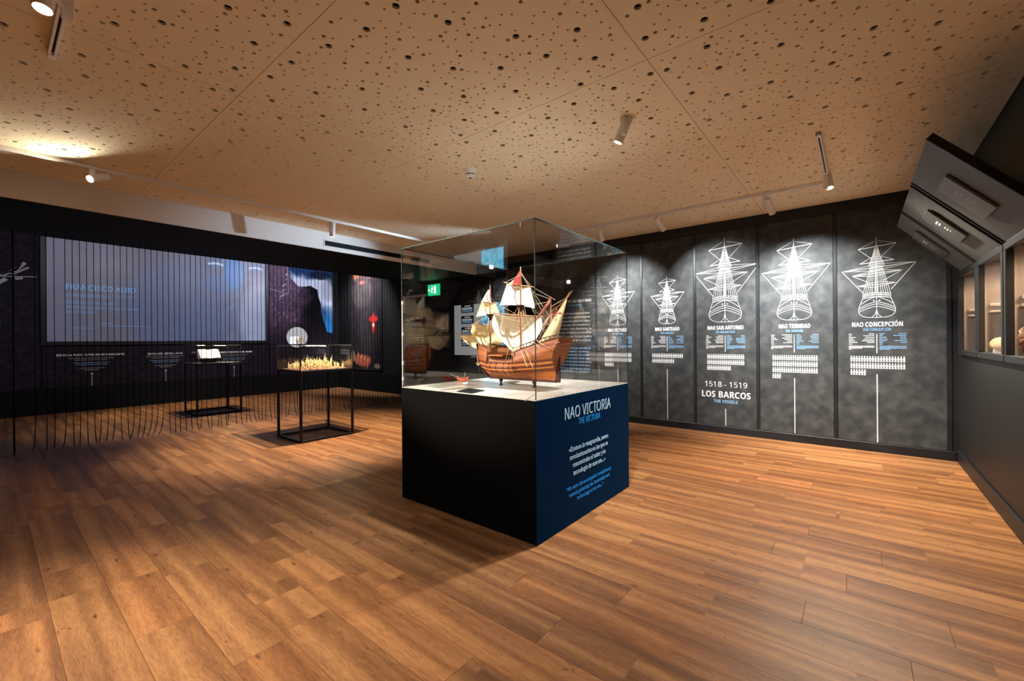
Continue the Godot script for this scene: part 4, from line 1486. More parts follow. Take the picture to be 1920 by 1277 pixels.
func build_ship() -> void:
	var t := thing("ship_model", "wooden three-masted ship model with cream sails in the glass case", "ship model", Vector3(-2.2, 0.985, SZ))
	var b := B.new()
	var ns := 42
	for side in [1.0, -1.0]:
		var rows := []
		for f in 15:
			var row := []
			for k in ns + 1:
				row.append(hull_point(k / float(ns), f / 14.0, side))
			rows.append(row)
		b.grid(rows, side < 0, 1.5, 1.6)
	# transom
	for f in 14:
		b.quad(hull_point(1, f / 14.0, 1), hull_point(1, f / 14.0, -1), hull_point(1, (f + 1) / 14.0, -1), hull_point(1, (f + 1) / 14.0, 1))
	var hull := part("hull", b, M.hull, t)
	# wales along the sides
	for w in [[0.30, 0.008, M.wale], [0.40, 0.010, M.wale_light], [0.47, 0.008, M.wale], [0.57, 0.013, M.wale_light], [0.68, 0.009, M.wale]]:
		for side in [1.0, -1.0]:
			b = B.new()
			var pts := []
			for k in 25:
				var s := 0.05 + 0.95 * k / 24.0
				var ff: float = w[0]
				# keep the wale at one height although the rail steps
				var p0 := hull_point(s, 0, side).y
				var p1 := hull_point(s, 1, side).y
				var y: float = 0.985 + w[0] * 0.20 + 0.035 * pow(absf(s - 0.5) * 2, 2)
				ff = clampf((y - p0) / (p1 - p0), 0.03, 0.97)
				pts.append(hull_point(s, ff, side) + Vector3(0, 0, side * 0.001))
			b.tube(pts, w[1] * 0.6, 6)
			part("wale", b, w[2], hull)
	for side in [1.0, -1.0]:
		for k in 6:
			b = B.new()
			var pts := []
			var s := 0.40 + 0.055 * k
			for f in 9:
				pts.append(hull_point(s, 0.30 + 0.55 * f / 8.0, side) + Vector3(0, 0, side * 0.003))
			b.tube(pts, 0.0036, 6)
			part("rider", b, M.wale, hull)
		b = B.new()
		var rail := []
		for k in 60:
			rail.append(hull_point(k / 59.0, 1.0, side) + Vector3(0, 0.002, 0))
		b.tube(rail, 0.0055, 6)
		part("rail", b, M.wale, hull)
	b = B.new()
	b.span(Vector3(-2.5, 0.972, SZ - 0.007), Vector3(-1.80, 0.99, SZ + 0.007), 0.002)
	var stem := []
	for q in [[-2.51, 0.982], [-2.56, 1.02], [-2.60, 1.08], [-2.625, 1.16], [-2.635, 1.22], [-2.65, 1.275]]:
		stem.append(Vector3(q[0], q[1], SZ))
	b.tube(stem, 0.009, 6)
	part("keel", b, M.dark_wood, hull)
	b = B.new()
	b.box(Vector3(-1.795, 1.075, SZ), Vector3(0.045, 0.20, 0.014), 0.003)
	b.box(Vector3(-1.785, 1.20, SZ), Vector3(0.022, 0.08, 0.012), 0.003)
	part("rudder", b, M.dark_wood, t)
	# decks
	b = B.new()
	for d in [[0.0, 0.36, 0.03], [0.43, 0.65, 0.035], [0.71, 1.0, 0.04]]:
		var rows := []
		for k in 13:
			var s := lerpf(d[0], d[1], k / 12.0)
			var p := hull_point(s, 1, 1)
			var q := hull_point(s, 1, -1)
			rows.append([p - Vector3(0, d[2], 0.003), q - Vector3(0, d[2], -0.003)])
		b.grid(rows)
	b.span(Vector3(-2.405, 1.10, SZ - 0.15), Vector3(-2.395, 1.235, SZ + 0.15))
	b.span(Vector3(-2.11, 1.10, SZ - 0.155), Vector3(-2.10, 1.20, SZ + 0.155))
	part("deck", b, M.deck, t)
	# stern gallery and its rail
	b = B.new()
	for k in 13:
		var z := SZ - 0.15 + 0.3 * k / 12.0
		b.tube([Vector3(-2.125, 1.185, z), Vector3(-2.125, 1.245, z)], 0.004, 5)
	b.tube([Vector3(-2.125, 1.247, SZ - 0.155), Vector3(-2.125, 1.247, SZ + 0.155)], 0.005, 5)
	b.tube([Vector3(-2.125, 1.186, SZ - 0.155), Vector3(-2.125, 1.186, SZ + 0.155)], 0.005, 5)
	part("balustrade", b, M.rope, t)
	b = B.new()
	for side in [1.0, -1.0]:
		for k in 10:
			var p := hull_point(0.76 + 0.024 * k, 1, side)
			b.tube([p, p + Vector3(0, 0.03, 0)], 0.003, 5)
		b.tube([hull_point(0.75, 1, side) + Vector3(0, 0.03, 0), hull_point(0.87, 1, side) + Vector3(0, 0.032, 0), hull_point(0.99, 1, side) + Vector3(0, 0.03, 0)], 0.004, 5)
	part("stern_rail", b, M.dark_wood, t)
	b = B.new()
	b.span(Vector3(-2.36, 1.105, SZ - 0.045), Vector3(-2.24, 1.135, SZ + 0.05), 0.008)
	part("hatch", b, M.dark_wood, t)
	b = B.new()
	for k in 7:
		b.box(Vector3(-2.375 + k * 0.022, 1.185, SZ), Vector3(0.005, 0.006, 0.3))
	for z in [SZ - 0.14, SZ + 0.14]:
		b.box(Vector3(-2.31, 1.178, z), Vector3(0.16, 0.008, 0.008))
	part("spar_rack", b, M.wale_light, t)
	# masts
	var masts := [["mast", -2.487, 1.0, 1.785, 0.0085], ["mast", -2.150, 1.0, 1.905, 0.0105], ["mast", -1.855, 1.0, 1.64, 0.0075]]
	for m in masts:
		b = B.new()
		b.tube([Vector3(m[1], m[2] + 0.1, SZ), Vector3(m[1], lerpf(m[2], m[3], 0.6), SZ), Vector3(m[1], m[3], SZ)], [m[4], m[4] * 0.8, m[4] * 0.4], 8)
		part(m[0], b, M.spar, t)
	b = B.new()
	b.tube([Vector3(-2.52, 1.235, SZ + 0.02), Vector3(-2.77, 1.42, SZ + 0.02)], [0.008, 0.005], 8)
	part("bowsprit", b, M.dark_wood, t)
	# tops
	for q in [[-2.487, 1.525, 0.033], [-2.150, 1.585, 0.036]]:
		b = B.new()
		b.lathe([Vector2(0.008, -0.05), Vector2(q[2] * 0.75, -0.012), Vector2(q[2], 0.0), Vector2(q[2], 0.006), Vector2(q[2] * 0.9, 0.004), Vector2(0.008, -0.006)], Vector3(q[0], q[1], SZ), 14)
		part("crow_nest", b, M.dark_wood, t)
	# yards: mast x, height, half length, radius
	var yd := [[-2.165, 1.505, 0.335, 0.0075], [-2.165, 1.755, 0.20, 0.005], [-2.50, 1.437, 0.215, 0.006], [-2.50, 1.632, 0.105, 0.0045], [-2.70, 1.352, 0.185, 0.005]]
	for y in yd:
		b = B.new()
		b.tube([Vector3(y[0], y[1] + 0.004, SZ - y[2]), Vector3(y[0], y[1], SZ), Vector3(y[0], y[1] + 0.004, SZ + y[2])], [y[3] * 0.5, y[3], y[3] * 0.5], 8)
		part("yard", b, M.spar, t)
	b = B.new()
	b.tube([Vector3(-2.03, 1.195, SZ + 0.012), Vector3(-1.86, 1.41, SZ + 0.012), Vector3(-1.675, 1.66, SZ + 0.012)], [0.005, 0.0065, 0.003], 8)
	part("lateen_yard", b, M.spar, t)
	# sails, all filled towards the bow
	var zc := SZ
	b = sail(Vector3(-2.168, 1.50, zc + 0.315), Vector3(-2.168, 1.50, zc - 0.315), Vector3(-2.17, 1.265, zc + 0.17), Vector3(-2.17, 1.265, zc - 0.17), Vector3(-0.11, -0.01, 0), 0.055, 0.28, 18, 14)
	part("main_sail", b, M.sail, t)
	b = sail(Vector3(-2.168, 1.75, zc + 0.155), Vector3(-2.168, 1.75, zc - 0.155), Vector3(-2.165, 1.575, zc + 0.245), Vector3(-2.165, 1.575, zc - 0.225), Vector3(-0.04, -0.005, 0), -0.015, 0.0, 12, 8)
	part("main_topsail", b, M.sail, t)
	b = sail(Vector3(-2.503, 1.432, zc + 0.205), Vector3(-2.503, 1.432, zc - 0.205), Vector3(-2.50, 1.265, zc + 0.115), Vector3(-2.50, 1.265, zc - 0.15), Vector3(-0.09, -0.01, 0), 0.03, 0.3, 14, 10)
	part("fore_sail", b, M.old_sail, t)
	b = sail(Vector3(-2.503, 1.745, zc + 0.008), Vector3(-2.503, 1.745, zc - 0.008), Vector3(-2.50, 1.625, zc + 0.105), Vector3(-2.50, 1.635, zc - 0.03), Vector3(-0.02, 0, 0), 0.0, 0.0, 6, 6)
	part("fore_royal", b, M.sail, t)
	b = sail(Vector3(-2.503, 1.628, zc + 0.095), Vector3(-2.503, 1.628, zc - 0.095), Vector3(-2.50, 1.50, zc + 0.165), Vector3(-2.50, 1.50, zc - 0.155), Vector3(-0.035, 0, 0), -0.02, 0.0, 10, 8)
	part("fore_topsail", b, M.old_sail, t)
	b = sail(Vector3(-2.70, 1.348, zc + 0.165), Vector3(-2.70, 1.348, zc - 0.165), Vector3(-2.66, 1.235, zc + 0.03), Vector3(-2.64, 1.235, zc - 0.13), Vector3(-0.05, -0.01, 0), 0.02, 0.15, 12, 8)
	part("spritsail", b, M.old_sail, t)
	# lateen: peak, tack, clew
	var peak := Vector3(-1.695, 1.62, zc + 0.016)
	var tack := Vector3(-2.02, 1.205, zc + 0.016)
	var clew := Vector3(-1.752, 1.335, zc + 0.05)
	b = B.new()
	for face in 2:
		var rows := []
		for r in 11:
			var v := r / 10.0
			var row := []
			for c in 11:
				var u := c / 10.0
				var p := peak.lerp(tack, v).lerp(clew.lerp(tack, v * v), u)
				p += Vector3(0.01, -0.012, 0.06) * sin(PI * v) * sin(PI * u * 0.9)
				p += Vector3(0, -0.03, 0.0) * sin(PI * v) * u
				row.append(p + Vector3(0, 0, 0.0006 if face == 0 else -0.0006))
			rows.append(row)
		b.grid(rows, face == 0, 2, 2)
	var lat := part("lateen_sail", b, M.old_sail, t)
	# red cross on the lateen sail
	var cc := Vector3(-1.772, 1.485, zc + 0.052)
	b = B.new()
	var nz := Vector3(0.1, -0.2, 1).normalized()
	b.strip(cc + Vector3(0.006, 0.055, 0), cc + Vector3(-0.004, -0.05, 0.004), 0.007, nz)
	b.strip(cc + Vector3(-0.03, 0.012, 0), cc + Vector3(0.034, 0.018, 0), 0.007, nz)
	b.tri(cc + Vector3(-0.011, -0.028, 0.004), cc + Vector3(-0.005, -0.075, 0.006), cc + Vector3(0.006, -0.03, 0.004))
	for q in [[-0.032, 0.012], [0.036, 0.018], [0.006, 0.058]]:
		b.strip(cc + Vector3(q[0], q[1] + 0.009, 0.0005), cc + Vector3(q[0], q[1] - 0.009, 0.0005), 0.011, nz)
	part("red_cross", b, M.red, lat, "red cross emblem")
	# flags
	b = sail(Vector3(-2.150, 1.885, zc), Vector3(-2.152, 1.76, zc + 0.006), Vector3(-2.17, 1.80, zc + 0.05), Vector3(-2.19, 1.73, zc + 0.085), Vector3(0.0, 0.01, 0.012), 0.0, 0.0, 8, 8)
	part("flag", b, M.red, t, "dark red flag")
	b = sail(Vector3(-2.17, 1.80, zc + 0.05), Vector3(-2.185, 1.735, zc + 0.083), Vector3(-2.185, 1.765, zc + 0.10), Vector3(-2.2, 1.715, zc + 0.12), Vector3(0.0, 0.008, 0.01), 0.0, 0.0, 6, 6)
	part("flag_end", b, M.sail, t, "white end of the flag")
	for q in [[0.0, M.red], [0.02, M.sail], [0.04, M.red]]:
		b = sail(Vector3(-1.858, 1.635 - q[0], zc + 0.008), Vector3(-1.858, 1.615 - q[0], zc + 0.008), Vector3(-1.955 - q[0] * 0.2, 1.48 - q[0] * 0.6, zc + 0.05), Vector3(-1.965 - q[0] * 0.2, 1.468 - q[0] * 0.6, zc + 0.05), Vector3(0.006, 0.004, 0.01), 0.0, 0.0, 6, 10)
		part("pennant", b, q[1], t)
	# rigging
	b = B.new()
	var ln := func(p: Vector3, q: Vector3, r := 0.0013) -> void: b.tube([p, q], r, 4, false)
	for side in [1.0, -1.0]:
		for k in 6:
			ln.call(Vector3(-2.150, 1.57, SZ + side * 0.02), hull_point(0.58 + 0.028 * k, 1, side) + Vector3(0, 0, side * 0.006))
		for k in 4:
			ln.call(Vector3(-2.487, 1.51, SZ + side * 0.015), hull_point(0.24 + 0.03 * k, 1, side) + Vector3(0, 0, side * 0.006))
		for k in 4:
			ln.call(Vector3(-1.855, 1.50, SZ + side * 0.01), hull_point(0.80 + 0.025 * k, 1, side))
		for y in yd:
			ln.call(Vector3(y[0], y[1], SZ + side * y[2] * 0.96), Vector3(y[0] + 0.02, y[1] + y[2] * 0.42, SZ), 0.001)
			ln.call(Vector3(y[0], y[1], SZ + side * y[2] * 0.96), Vector3(y[0] + 0.33, y[1] - 0.14, SZ + side * 0.03), 0.001)
		ln.call(Vector3(-2.17, 1.265, SZ + side * 0.17), hull_point(0.8, 1, side), 0.0014)
		ln.call(Vector3(-2.5, 1.265, SZ + side * 0.12), hull_point(0.45, 1, side), 0.0014)
		ln.call(Vector3(-2.150, 1.86, SZ), Vector3(-1.90, 1.50, SZ + side * 0.03), 0.001)
		ln.call(Vector3(-2.150, 1.74, SZ), Vector3(-1.95, 1.27, SZ + side * 0.13), 0.001)
	ln.call(Vector3(-2.150, 1.60, SZ), Vector3(-2.487, 1.25, SZ), 0.002)
	ln.call(Vector3(-2.150, 1.80, SZ), Vector3(-2.487, 1.53, SZ), 0.0013)
	ln.call(Vector3(-2.487, 1.53, SZ), Vector3(-2.76, 1.41, SZ + 0.02), 0.0015)
	ln.call(Vector3(-1.855, 1.60, SZ), Vector3(-2.150, 1.58, SZ), 0.0013)
	ln.call(Vector3(-1.855, 1.56, SZ), Vector3(-1.69, 1.63, SZ), 0.0016)
	ln.call(Vector3(-1.855, 1.52, SZ), Vector3(-1.72, 1.60, SZ), 0.0013)
	ln.call(peak, Vector3(-1.66, 1.67, SZ), 0.002)
	for k in 12:
		ln.call(Vector3(-2.145, 1.20 + 0.028 * k, SZ + 0.014), Vector3(-2.175, 1.20 + 0.028 * k, SZ + 0.014), 0.0015)
	ln.call(Vector3(-2.175, 1.18, SZ + 0.014), Vector3(-2.165, 1.53, SZ + 0.014), 0.0015)
	part("rigging", b, M.rope, t)
	for q in [[-2.03, 1.22, 0.16, -1.93, 1.10, 0.21], [-1.98, 1.22, 0.16, -1.88, 1.10, 0.21], [-1.95, 1.30, 0.13, -1.83, 1.245, 0.19], [-1.90, 1.30, 0.13, -1.80, 1.26, 0.17], [-1.78, 1.27, 0.1, -1.70, 1.285, 0.12]]:
		b = B.new()
		b.tube([Vector3(q[0], q[1], SZ + q[2]), Vector3(q[3], q[4], SZ + q[5])], 0.0022, 5)
		part("outrigger_pole", b, M.rope, t)
	# anchor at the bow
	b = B.new()
	b.tube([Vector3(-2.545, 1.17, SZ + 0.108), Vector3(-2.53, 1.09, SZ + 0.108)], 0.004, 6)
	b.tube([Vector3(-2.555, 1.11, SZ + 0.108), Vector3(-2.53, 1.088, SZ + 0.111), Vector3(-2.505, 1.11, SZ + 0.111)], 0.004, 6)
	part("anchor", b, M.rope, t)
	# stand
	for x in [-2.37, -2.02]:
		b = B.new()
		b.lathe([Vector2(0.0, 0.0), Vector2(0.016, 0.0), Vector2(0.018, 0.006), Vector2(0.009, 0.012), Vector2(0.008, 0.026), Vector2(0.017, 0.042), Vector2(0.018, 0.052), Vector2(0.01, 0.058), Vector2(0.012, 0.066), Vector2(0.0, 0.067)], Vector3(x, PT + 0.0005, SZ), 14)
		part("stand_post", b, M.dark_wood, t)


# ---------------------------------------------------------------- table vitrines
func vitrine(label: String, x0: float, x1: float, z0: float, z1: float, bright: float) -> void:
	var c := Vector3((x0 + x1) / 2, 0, (z0 + z1) / 2)
	var t := thing("table_vitrine", label, "display case", c, "black framed glass table cases")
	var w := 0.03
	var dk := 0.93
	var gt := 1.265
	for x in [x0, x1 - w]:
		for z in [z0, z1 - w]:
			var b := B.new()
			b.span(Vector3(x, 0.0, z), Vector3(x + w, dk - 0.03, z + w), 0.003)
			part("leg", b, M.black_metal, t)
	var b := B.new()
	for z in [z0, z1 - w]:
		b.span(Vector3(x0 + w, 0.001, z), Vector3(x1 - w, w, z + w), 0.003)
	for x in [x0, x1 - w]:
		b.span(Vector3(x, 0.001, z0 + w), Vector3(x + w, w, z1 - w), 0.003)
	part("base_frame", b, M.black_metal, t)
	b = B.new()
	b.span(Vector3(x0, dk - 0.03, z0), Vector3(x1, dk, z1), 0.003)
	part("deck", b, M.black_metal, t)
	b = B.new()
	for q in [[x0 + 0.006, z0 + 0.006], [x1 - 0.006, z0 + 0.006], [x0 + 0.006, z1 - 0.006], [x1 - 0.006, z1 - 0.006]]:
		b.box(Vector3(q[0], (dk + gt) / 2, q[1]), Vector3(0.012, gt - dk, 0.012))
	for z in [z0 + 0.006, z1 - 0.006]:
		b.box(Vector3(c.x, gt, z), Vector3(x1 - x0, 0.014, 0.014))
	for x in [x0 + 0.006, x1 - 0.006]:
		b.box(Vector3(x, gt, c.z), Vector3(0.014, 0.014, z1 - z0))
	part("glass_frame", b, M.black_metal, t)
	for q in [[Vector3(x0 + 0.012, dk, z1 - 0.009), Vector3(x1 - 0.012, gt - 0.007, z1 - 0.004)], [Vector3(x0 + 0.012, dk, z0 + 0.004), Vector3(x1 - 0.012, gt - 0.007, z0 + 0.009)], [Vector3(x0 + 0.004, dk, z0 + 0.012), Vector3(x0 + 0.009, gt - 0.007, z1 - 0.012)], [Vector3(x1 - 0.009, dk, z0 + 0.012), Vector3(x1 - 0.004, gt - 0.007, z1 - 0.012)]]:
		b = B.new()
		b.span(q[0], q[1])
		part("pane", b, M.glass, t)
	b = B.new()
	b.span(Vector3(x0 + 0.013, gt - 0.004, z0 + 0.013), Vector3(x1 - 0.013, gt + 0.002, z1 - 0.013))
	part("top_pane", b, M.glass, t)
	b = B.new()
	b.span(Vector3(x0 + 0.02, gt - 0.013, z0 + 0.014), Vector3(x1 - 0.02, gt - 0.009, z0 + 0.022))
	part("light_strip", b, M.lens_soft, t)
	area(t, Vector3(c.x, gt - 0.025, z0 + 0.03), Vector3(0, -1, 0.6).normalized(), Vector2(x1 - x0 - 0.06, 0.02), bright, Color(1, 0.88, 0.7))


func build_vitrines() -> void:
	vitrine("black framed glass table case with small golden figures, nearer the big case", -6.235, -5.54, -3.275, -2.53, 0.9)
	vitrine("black framed glass table case with a bright open book, behind the cords before the screen", -9.80, -9.06, -3.06, -2.34, 0.9)
	# book on a sloping rest
	var t := thing("open_book", "bright white open book on a sloping rest in the rear table case", "book", Vector3(-9.45, 0.93, -2.66))
	var bas := Basis(Vector3.UP, 0.42) * Basis(Vector3.RIGHT, 0.0)
	var tilt := Basis(Vector3(0, 0, 1), -0.75)
	var c := Vector3(-9.43, 1.085, -2.64)
	var b := B.new()
	b.box(c + tilt * Vector3(0, -0.018, 0), Vector3(0.26, 0.012, 0.36), 0.003, tilt)
	b.box(c + tilt * Vector3(0.13, 0.0, 0), Vector3(0.012, 0.04, 0.36), 0.003, tilt)
	b.span(c + Vector3(-0.09, -0.1535, -0.1), c + Vector3(0.02, -0.02, 0.1), 0.003)
	part("book_rest", b, M.black_metal, t)
	b = B.new()
	var rows := []
	for k in 13:
		var z := -0.16 + 0.32 * k / 12.0
		var y := 0.022 - 0.02 * exp(-z * z * 900) - 0.10 * z * z
		rows.append([c + tilt * Vector3(-0.115, y, z), c + tilt * Vector3(0.115, y, z)])
	b.grid(rows, true)
	rows = []
	for k in 13:
		var z := -0.16 + 0.32 * k / 12.0
		rows.append([c + tilt * Vector3(0.115, 0.022 - 0.02 * exp(-z * z * 900) - 0.10 * z * z, z), c + tilt * Vector3(0.115, -0.01, z)])
	b.grid(rows, true)
	part("pages", b, M.paper, t)
	b = B.new()
	b.box(c + tilt * Vector3(0, -0.011, 0), Vector3(0.245, 0.004, 0.34), 0.001, tilt)
	part("cover", b, M.dark_wood, t)
	# golden figures on their base
	var r := RandomNumberGenerator.new()
	r.seed = 12
	b = B.new()
	rows = []
	var relief := noise(5, 9.0, 3)
	for k in 19:
		var row := []
		for j in 19:
			var u := k / 18.0
			var v := j / 18.0
			var hump := 0.035 * sin(PI * u) * sin(PI * v)
			row.append(Vector3(-6.19 + 0.60 * u, 0.932 + 0.004 + hump + 0.008 * relief.get_noise_2d(u, v), -3.23 + 0.66 * v))
		rows.append(row)
	b.grid(rows)
	single("figure_base", b, M.cork, Vector3(-5.89, 0.932, -2.9), "brown mounded ground under the golden figures in the nearer table case", "diorama base")
	var proto: Node3D = null
	var n := 0
	var spots := []
	while n < 46:
		var u := r.randf_range(0.06, 0.94)
		var v := r.randf_range(0.06, 0.94)
		var ok := true
		for q in spots:
			if Vector2(u, v).distance_to(q) < 0.085:
				ok = false
		if not ok:
			continue
		spots.append(Vector2(u, v))
		n += 1
	for k in spots.size():
		var u: float = spots[k].x
		var v: float = spots[k].y
		var at := Vector3(-6.19 + 0.60 * u, 0.944 + 0.036 * sin(PI * u) * sin(PI * v), -3.23 + 0.66 * v)
		var o: Node3D
		if proto == null:
			o = thing("miniature_figure", "tiny golden figure in the crowd inside the nearer table case", "figure", at, "tiny golden figures in the table case")
			b = B.new()
			b.lathe([Vector2(0, -0.004), Vector2(0.014, -0.004), Vector2(0.013, 0.003), Vector2(0.007, 0.012), Vector2(0.0095, 0.03), Vector2(0.011, 0.042), Vector2(0.005, 0.048), Vector2(0.0, 0.049)], at, 9)
			b.lathe([Vector2(0, 0.046), Vector2(0.006, 0.05), Vector2(0.0068, 0.056), Vector2(0.004, 0.062), Vector2(0, 0.063)], at, 8)
			b.tube([at + Vector3(0.009, 0.04, 0), at + Vector3(0.02, 0.034, 0.008), at + Vector3(0.022, 0.045, 0.014)], 0.0028, 5)
			b.tube([at + Vector3(-0.009, 0.04, 0), at + Vector3(-0.017, 0.03, 0.004), at + Vector3(-0.014, 0.02, 0.01)], 0.0028, 5)
			part("body", b, M.gold_figure, o)
			b = B.new()
			b.tube([at + Vector3(0.022, 0.0, 0.014), at + Vector3(0.022, 0.085, 0.014)], 0.0015, 5)
			part("staff", b, M.rope, o)
			proto = o
		else:
			o = proto.duplicate()
			o.name = numbered("miniature_figure")
			add_child(o, true)
			o.position = at
		o.rotation.y = r.randf() * TAU
		var sc := r.randf_range(0.7, 1.0) + 0.5 * sin(PI * u) * sin(PI * v) + (0.8 if k % 11 == 0 else 0.0)
		o.scale = Vector3(1, sc, 1)


# ---------------------------------------------------------------- cords
func build_cords() -> void:
	var r := RandomNumberGenerator.new()
	r.seed = 21
	var k := 0
	var z := -0.21
	while z > FAR + 0.12:
		var x := -7.7 + r.randf_range(-0.015, 0.015)
		var top := Vector3(-7.7, SOFFIT, z)
		var lean := 0.0
		var label := "thin straight black cord hanging from soffit to floor before the screen wall"
		var group := "black cords in a row from soffit to floor"
		if k == 29 or k == 32 or k == 35:
			lean = [0.028, -0.028, 0.028][(k - 29) / 3]
			label = ["leftmost slanting black cord before the blue part of the screen", "black cord slanting the other way, crossing neighbours before the blue screen part", "slanting black cord nearest the bright blue blot on the screen"][(k - 29) / 3]
			group = ""
		var rad := 0.0038 + (0.004 if k == 0 else 0.0)
		if k == 0:
			label = "thickest black cord, leftmost of the row, hanging before the screen wall"
			group = ""
		var curl := r.randf_range(-0.026, 0.026)
		if k > 13 and k < 20:
			curl = r.randf_range(0.04, 0.05)
		var out := r.randf_range(-0.06, 0.12)
		var ga := r.randf_range(0.2, 0.42)
		var b := B.new()
		var zl := z - lean
		b.tube([top, Vector3(x + r.randf_range(-0.012, 0.012), 1.4, lerpf(z, zl, 0.55)), Vector3(x, ga, zl), Vector3(x + out * 0.2, ga * 0.5, zl + curl * 0.25), Vector3(x + out * 0.6, ga * 0.16, zl + curl * 0.65), Vector3(x + out, 0.006, zl + curl)], [rad, rad, rad, rad * 1.25, rad * 1.25, rad], 5)
		var o := single("hanging_cord", b, M.string, Vector3(-7.7, 0, z), label, "cord", group)
		o.name = o.name
		z -= 0.0645 if k > 0 else 0.17
		if k == 1 or k == 3:
			z -= 0.03
		k += 1


# ---------------------------------------------------------------- ceiling fittings
func track(label: String, a: Vector3, c: Vector3, slot_only := false) -> void:
	var t := thing("light_track", label, "light track", (a + c) / 2, "white lighting tracks on the ceiling")
	var d := (c - a).normalized()
	var side := d.cross(Vector3.UP).abs() * 0.018
	var b := B.new()
	b.span(a - side * 1.0 - Vector3(0, 0.03, 0), c - side * 0.30, 0.002)
	b.span(a + side * 0.30 - Vector3(0, 0.03, 0), c + side * 1.0, 0.002)
	b.span(a - side * 0.30 - Vector3(0, 0.012, 0), c + side * 0.30)
	part("profile", b, M.lamp_white, t)
	b = B.new()
	b.span(a - side * 0.28 + d * 0.06 - Vector3(0, 0.016, 0), c + side * 0.28 - d * 0.06 - Vector3(0, 0.0125, 0))
	part("slot", b, M.slot, t, "dark slot")
	b = B.new()
	b.span(a - side * 1.02 - Vector3(0, 0.031, 0), a + side * 1.02 + d * 0.05, 0.002)
	b.span(c - d * 0.05 - side * 1.02 - Vector3(0, 0.031, 0), c + side * 1.02, 0.002)
	part("end_cap", b, M.lamp_white, t)


func ceiling_fittings() -> void:
	var y := CEIL - 0.001
	track("long white lighting track running along the white bulkhead at the left", Vector3(-5.41, y, 2.0), Vector3(-5.41, y, -4.62))
	track("long white lighting track running along the wall of ship panels", Vector3(-3.6, y, -5.45), Vector3(-0.27, y, -5.45))
	track("short white dark-slotted track piece before the Concepción panel", Vector3(-0.235, y, -4.12), Vector3(-0.235, y, -5.16))
	track("short white dark-slotted track piece in the top left corner", Vector3(-3.49, y, -0.24), Vector3(-2.62, y, -0.24))
	# smoke detector
	var t := thing("smoke_detector", "round white smoke detector on the perforated ceiling above the glass case", "smoke detector", Vector3(-2.845, CEIL, -2.905))
	var b := B.new()
	var sd := Vector3(-2.845, CEIL, -2.905)
	b.lathe([Vector2(0.0, -0.02), Vector2(0.056, -0.02), Vector2(0.06, 0.0)], sd, 24)
	part("base", b, M.detector, t)
	b = B.new()
	b.lathe([Vector2(0.0, -0.078), Vector2(0.03, -0.076), Vector2(0.044, -0.064), Vector2(0.047, -0.055)], sd, 24)
	b.lathe([Vector2(0.047, -0.045), Vector2(0.055, -0.03), Vector2(0.056, -0.019)], sd, 24)
	for k in 8:
		var an := TAU * k / 8.0
		b.box(sd + Vector3(cos(an) * 0.046, -0.05, sin(an) * 0.046), Vector3(0.006, 0.012, 0.006))
	part("dome", b, M.detector, t)
	b = B.new()
	b.lathe([Vector2(0.041, -0.056), Vector2(0.041, -0.044)], sd, 20)
	part("sensor_slot", b, M.slot, t, "dark slots")
	# air slot in the bulkhead
	t = thing("air_vent", "long black slotted air vent in the white bulkhead", "vent", Vector3(BULK, 2.76, -4.15))
	b = B.new()
	var v0 := -3.14
	var v1 := -5.17
	b.span(Vector3(BULK, 2.705, v1), Vector3(BULK + 0.008, 2.722, v0), 0.002)
	b.span(Vector3(BULK, 2.795, v1), Vector3(BULK + 0.008, 2.812, v0), 0.002)
	b.span(Vector3(BULK, 2.722, v1), Vector3(BULK + 0.008, 2.795, v1 + 0.017), 0.002)
	b.span(Vector3(BULK, 2.722, v0 - 0.017), Vector3(BULK + 0.008, 2.795, v0), 0.002)
	part("vent_frame", b, M.white_wall, t)
	b = B.new()
	b.span(Vector3(BULK + 0.0005, 2.722, v1 + 0.017), Vector3(BULK + 0.002, 2.795, v0 - 0.017))
	part("dark_slot", b, M.ink_black, t)
	for yy in [2.745, 2.772]:
		b = B.new()
		b.box(Vector3(BULK + 0.004, yy, (v0 + v1) / 2), Vector3(0.006, 0.003, v0 - v1 - 0.04), 0.0, Basis(Vector3(0, 0, 1), 0.0))
		part("blade", b, M.black_metal, t)


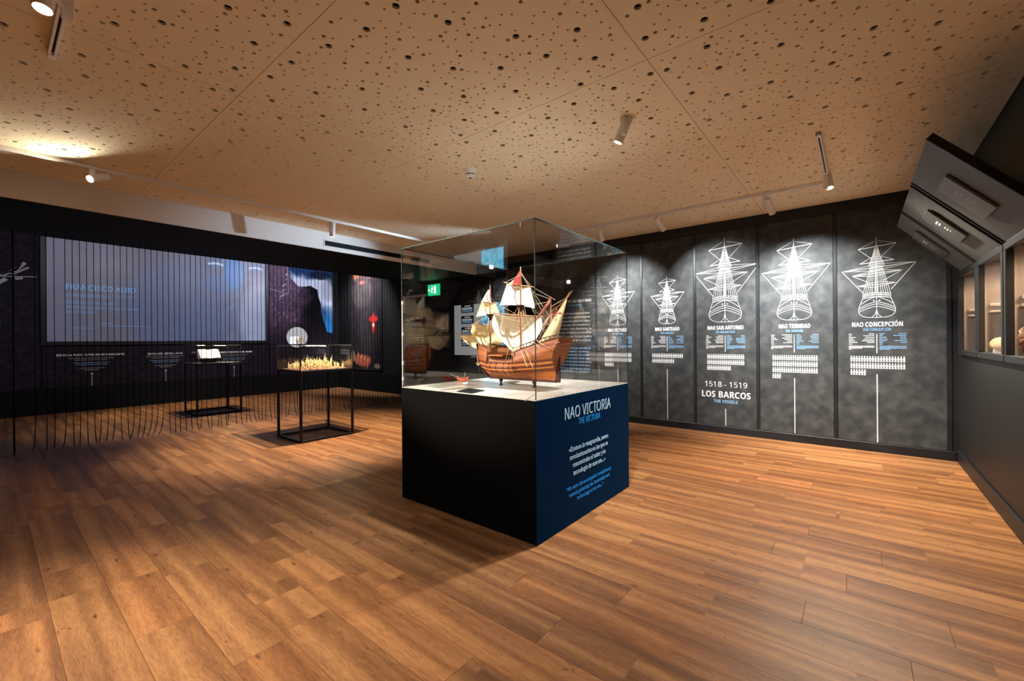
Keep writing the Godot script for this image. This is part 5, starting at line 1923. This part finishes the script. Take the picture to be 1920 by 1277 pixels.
func niche_things() -> void:
	var x := RIGHT + 0.078
	var t := thing("wooden_roll", "pale wooden cannon-like roll lying in the middle display window", "roll", Vector3(x, 1.155, -4.95))
	var b := B.new()
	var prof := [Vector2(0, 0), Vector2(0.05, 0.0), Vector2(0.056, 0.02), Vector2(0.056, 0.12), Vector2(0.061, 0.125), Vector2(0.061, 0.155), Vector2(0.055, 0.16), Vector2(0.048, 0.5), Vector2(0.052, 0.505), Vector2(0.052, 0.53), Vector2(0.03, 0.54), Vector2(0, 0.54)]
	b.lathe(prof, Vector3(x, 1.24, -5.2), 20, Basis(Vector3.RIGHT, PI / 2))
	part("barrel", b, M.roll, t)
	b = B.new()
	for z in [-5.08, -4.78]:
		b.span(Vector3(x - 0.05, 1.156, z - 0.02), Vector3(x + 0.05, 1.20, z + 0.02), 0.004)
	part("cradle", b, M.paper, t)
	t = thing("driftwood_piece", "rough brown piece of worm-eaten wood in the nearest display window", "driftwood", Vector3(x, 1.155, -4.25))
	var rl := noise(9, 3.0, 3)
	b = B.new()
	var rows := []
	for k in 15:
		var a := PI * k / 14.0
		var row := []
		for s in 19:
			var an := -TAU * (s % 18) / 18.0
			var rr := 0.075 * (1.0 + 0.7 * rl.get_noise_3d(cos(an) * sin(a), cos(a) * 1.6, sin(an) * sin(a)))
			row.append(Vector3(x - 0.01 + rr * sin(a) * cos(an) * 0.8, 1.275 - 0.118 * cos(a) * (1 + 0.3 * rl.get_noise_2d(an, 3)), -4.24 + rr * sin(a) * sin(an)))
		rows.append(row)
	b.grid(rows)
	part("trunk", b, M.cork, t)
	b = B.new()
	b.tube([Vector3(x - 0.03, 1.30, -4.20), Vector3(x - 0.02, 1.39, -4.15), Vector3(x - 0.04, 1.44, -4.16)], [0.02, 0.014, 0.005], 7)
	b.tube([Vector3(x - 0.03, 1.25, -4.28), Vector3(x - 0.05, 1.34, -4.32), Vector3(x - 0.03, 1.37, -4.34)], [0.02, 0.012, 0.004], 7)
	part("branch", b, M.roll, t, "paler broken branches")
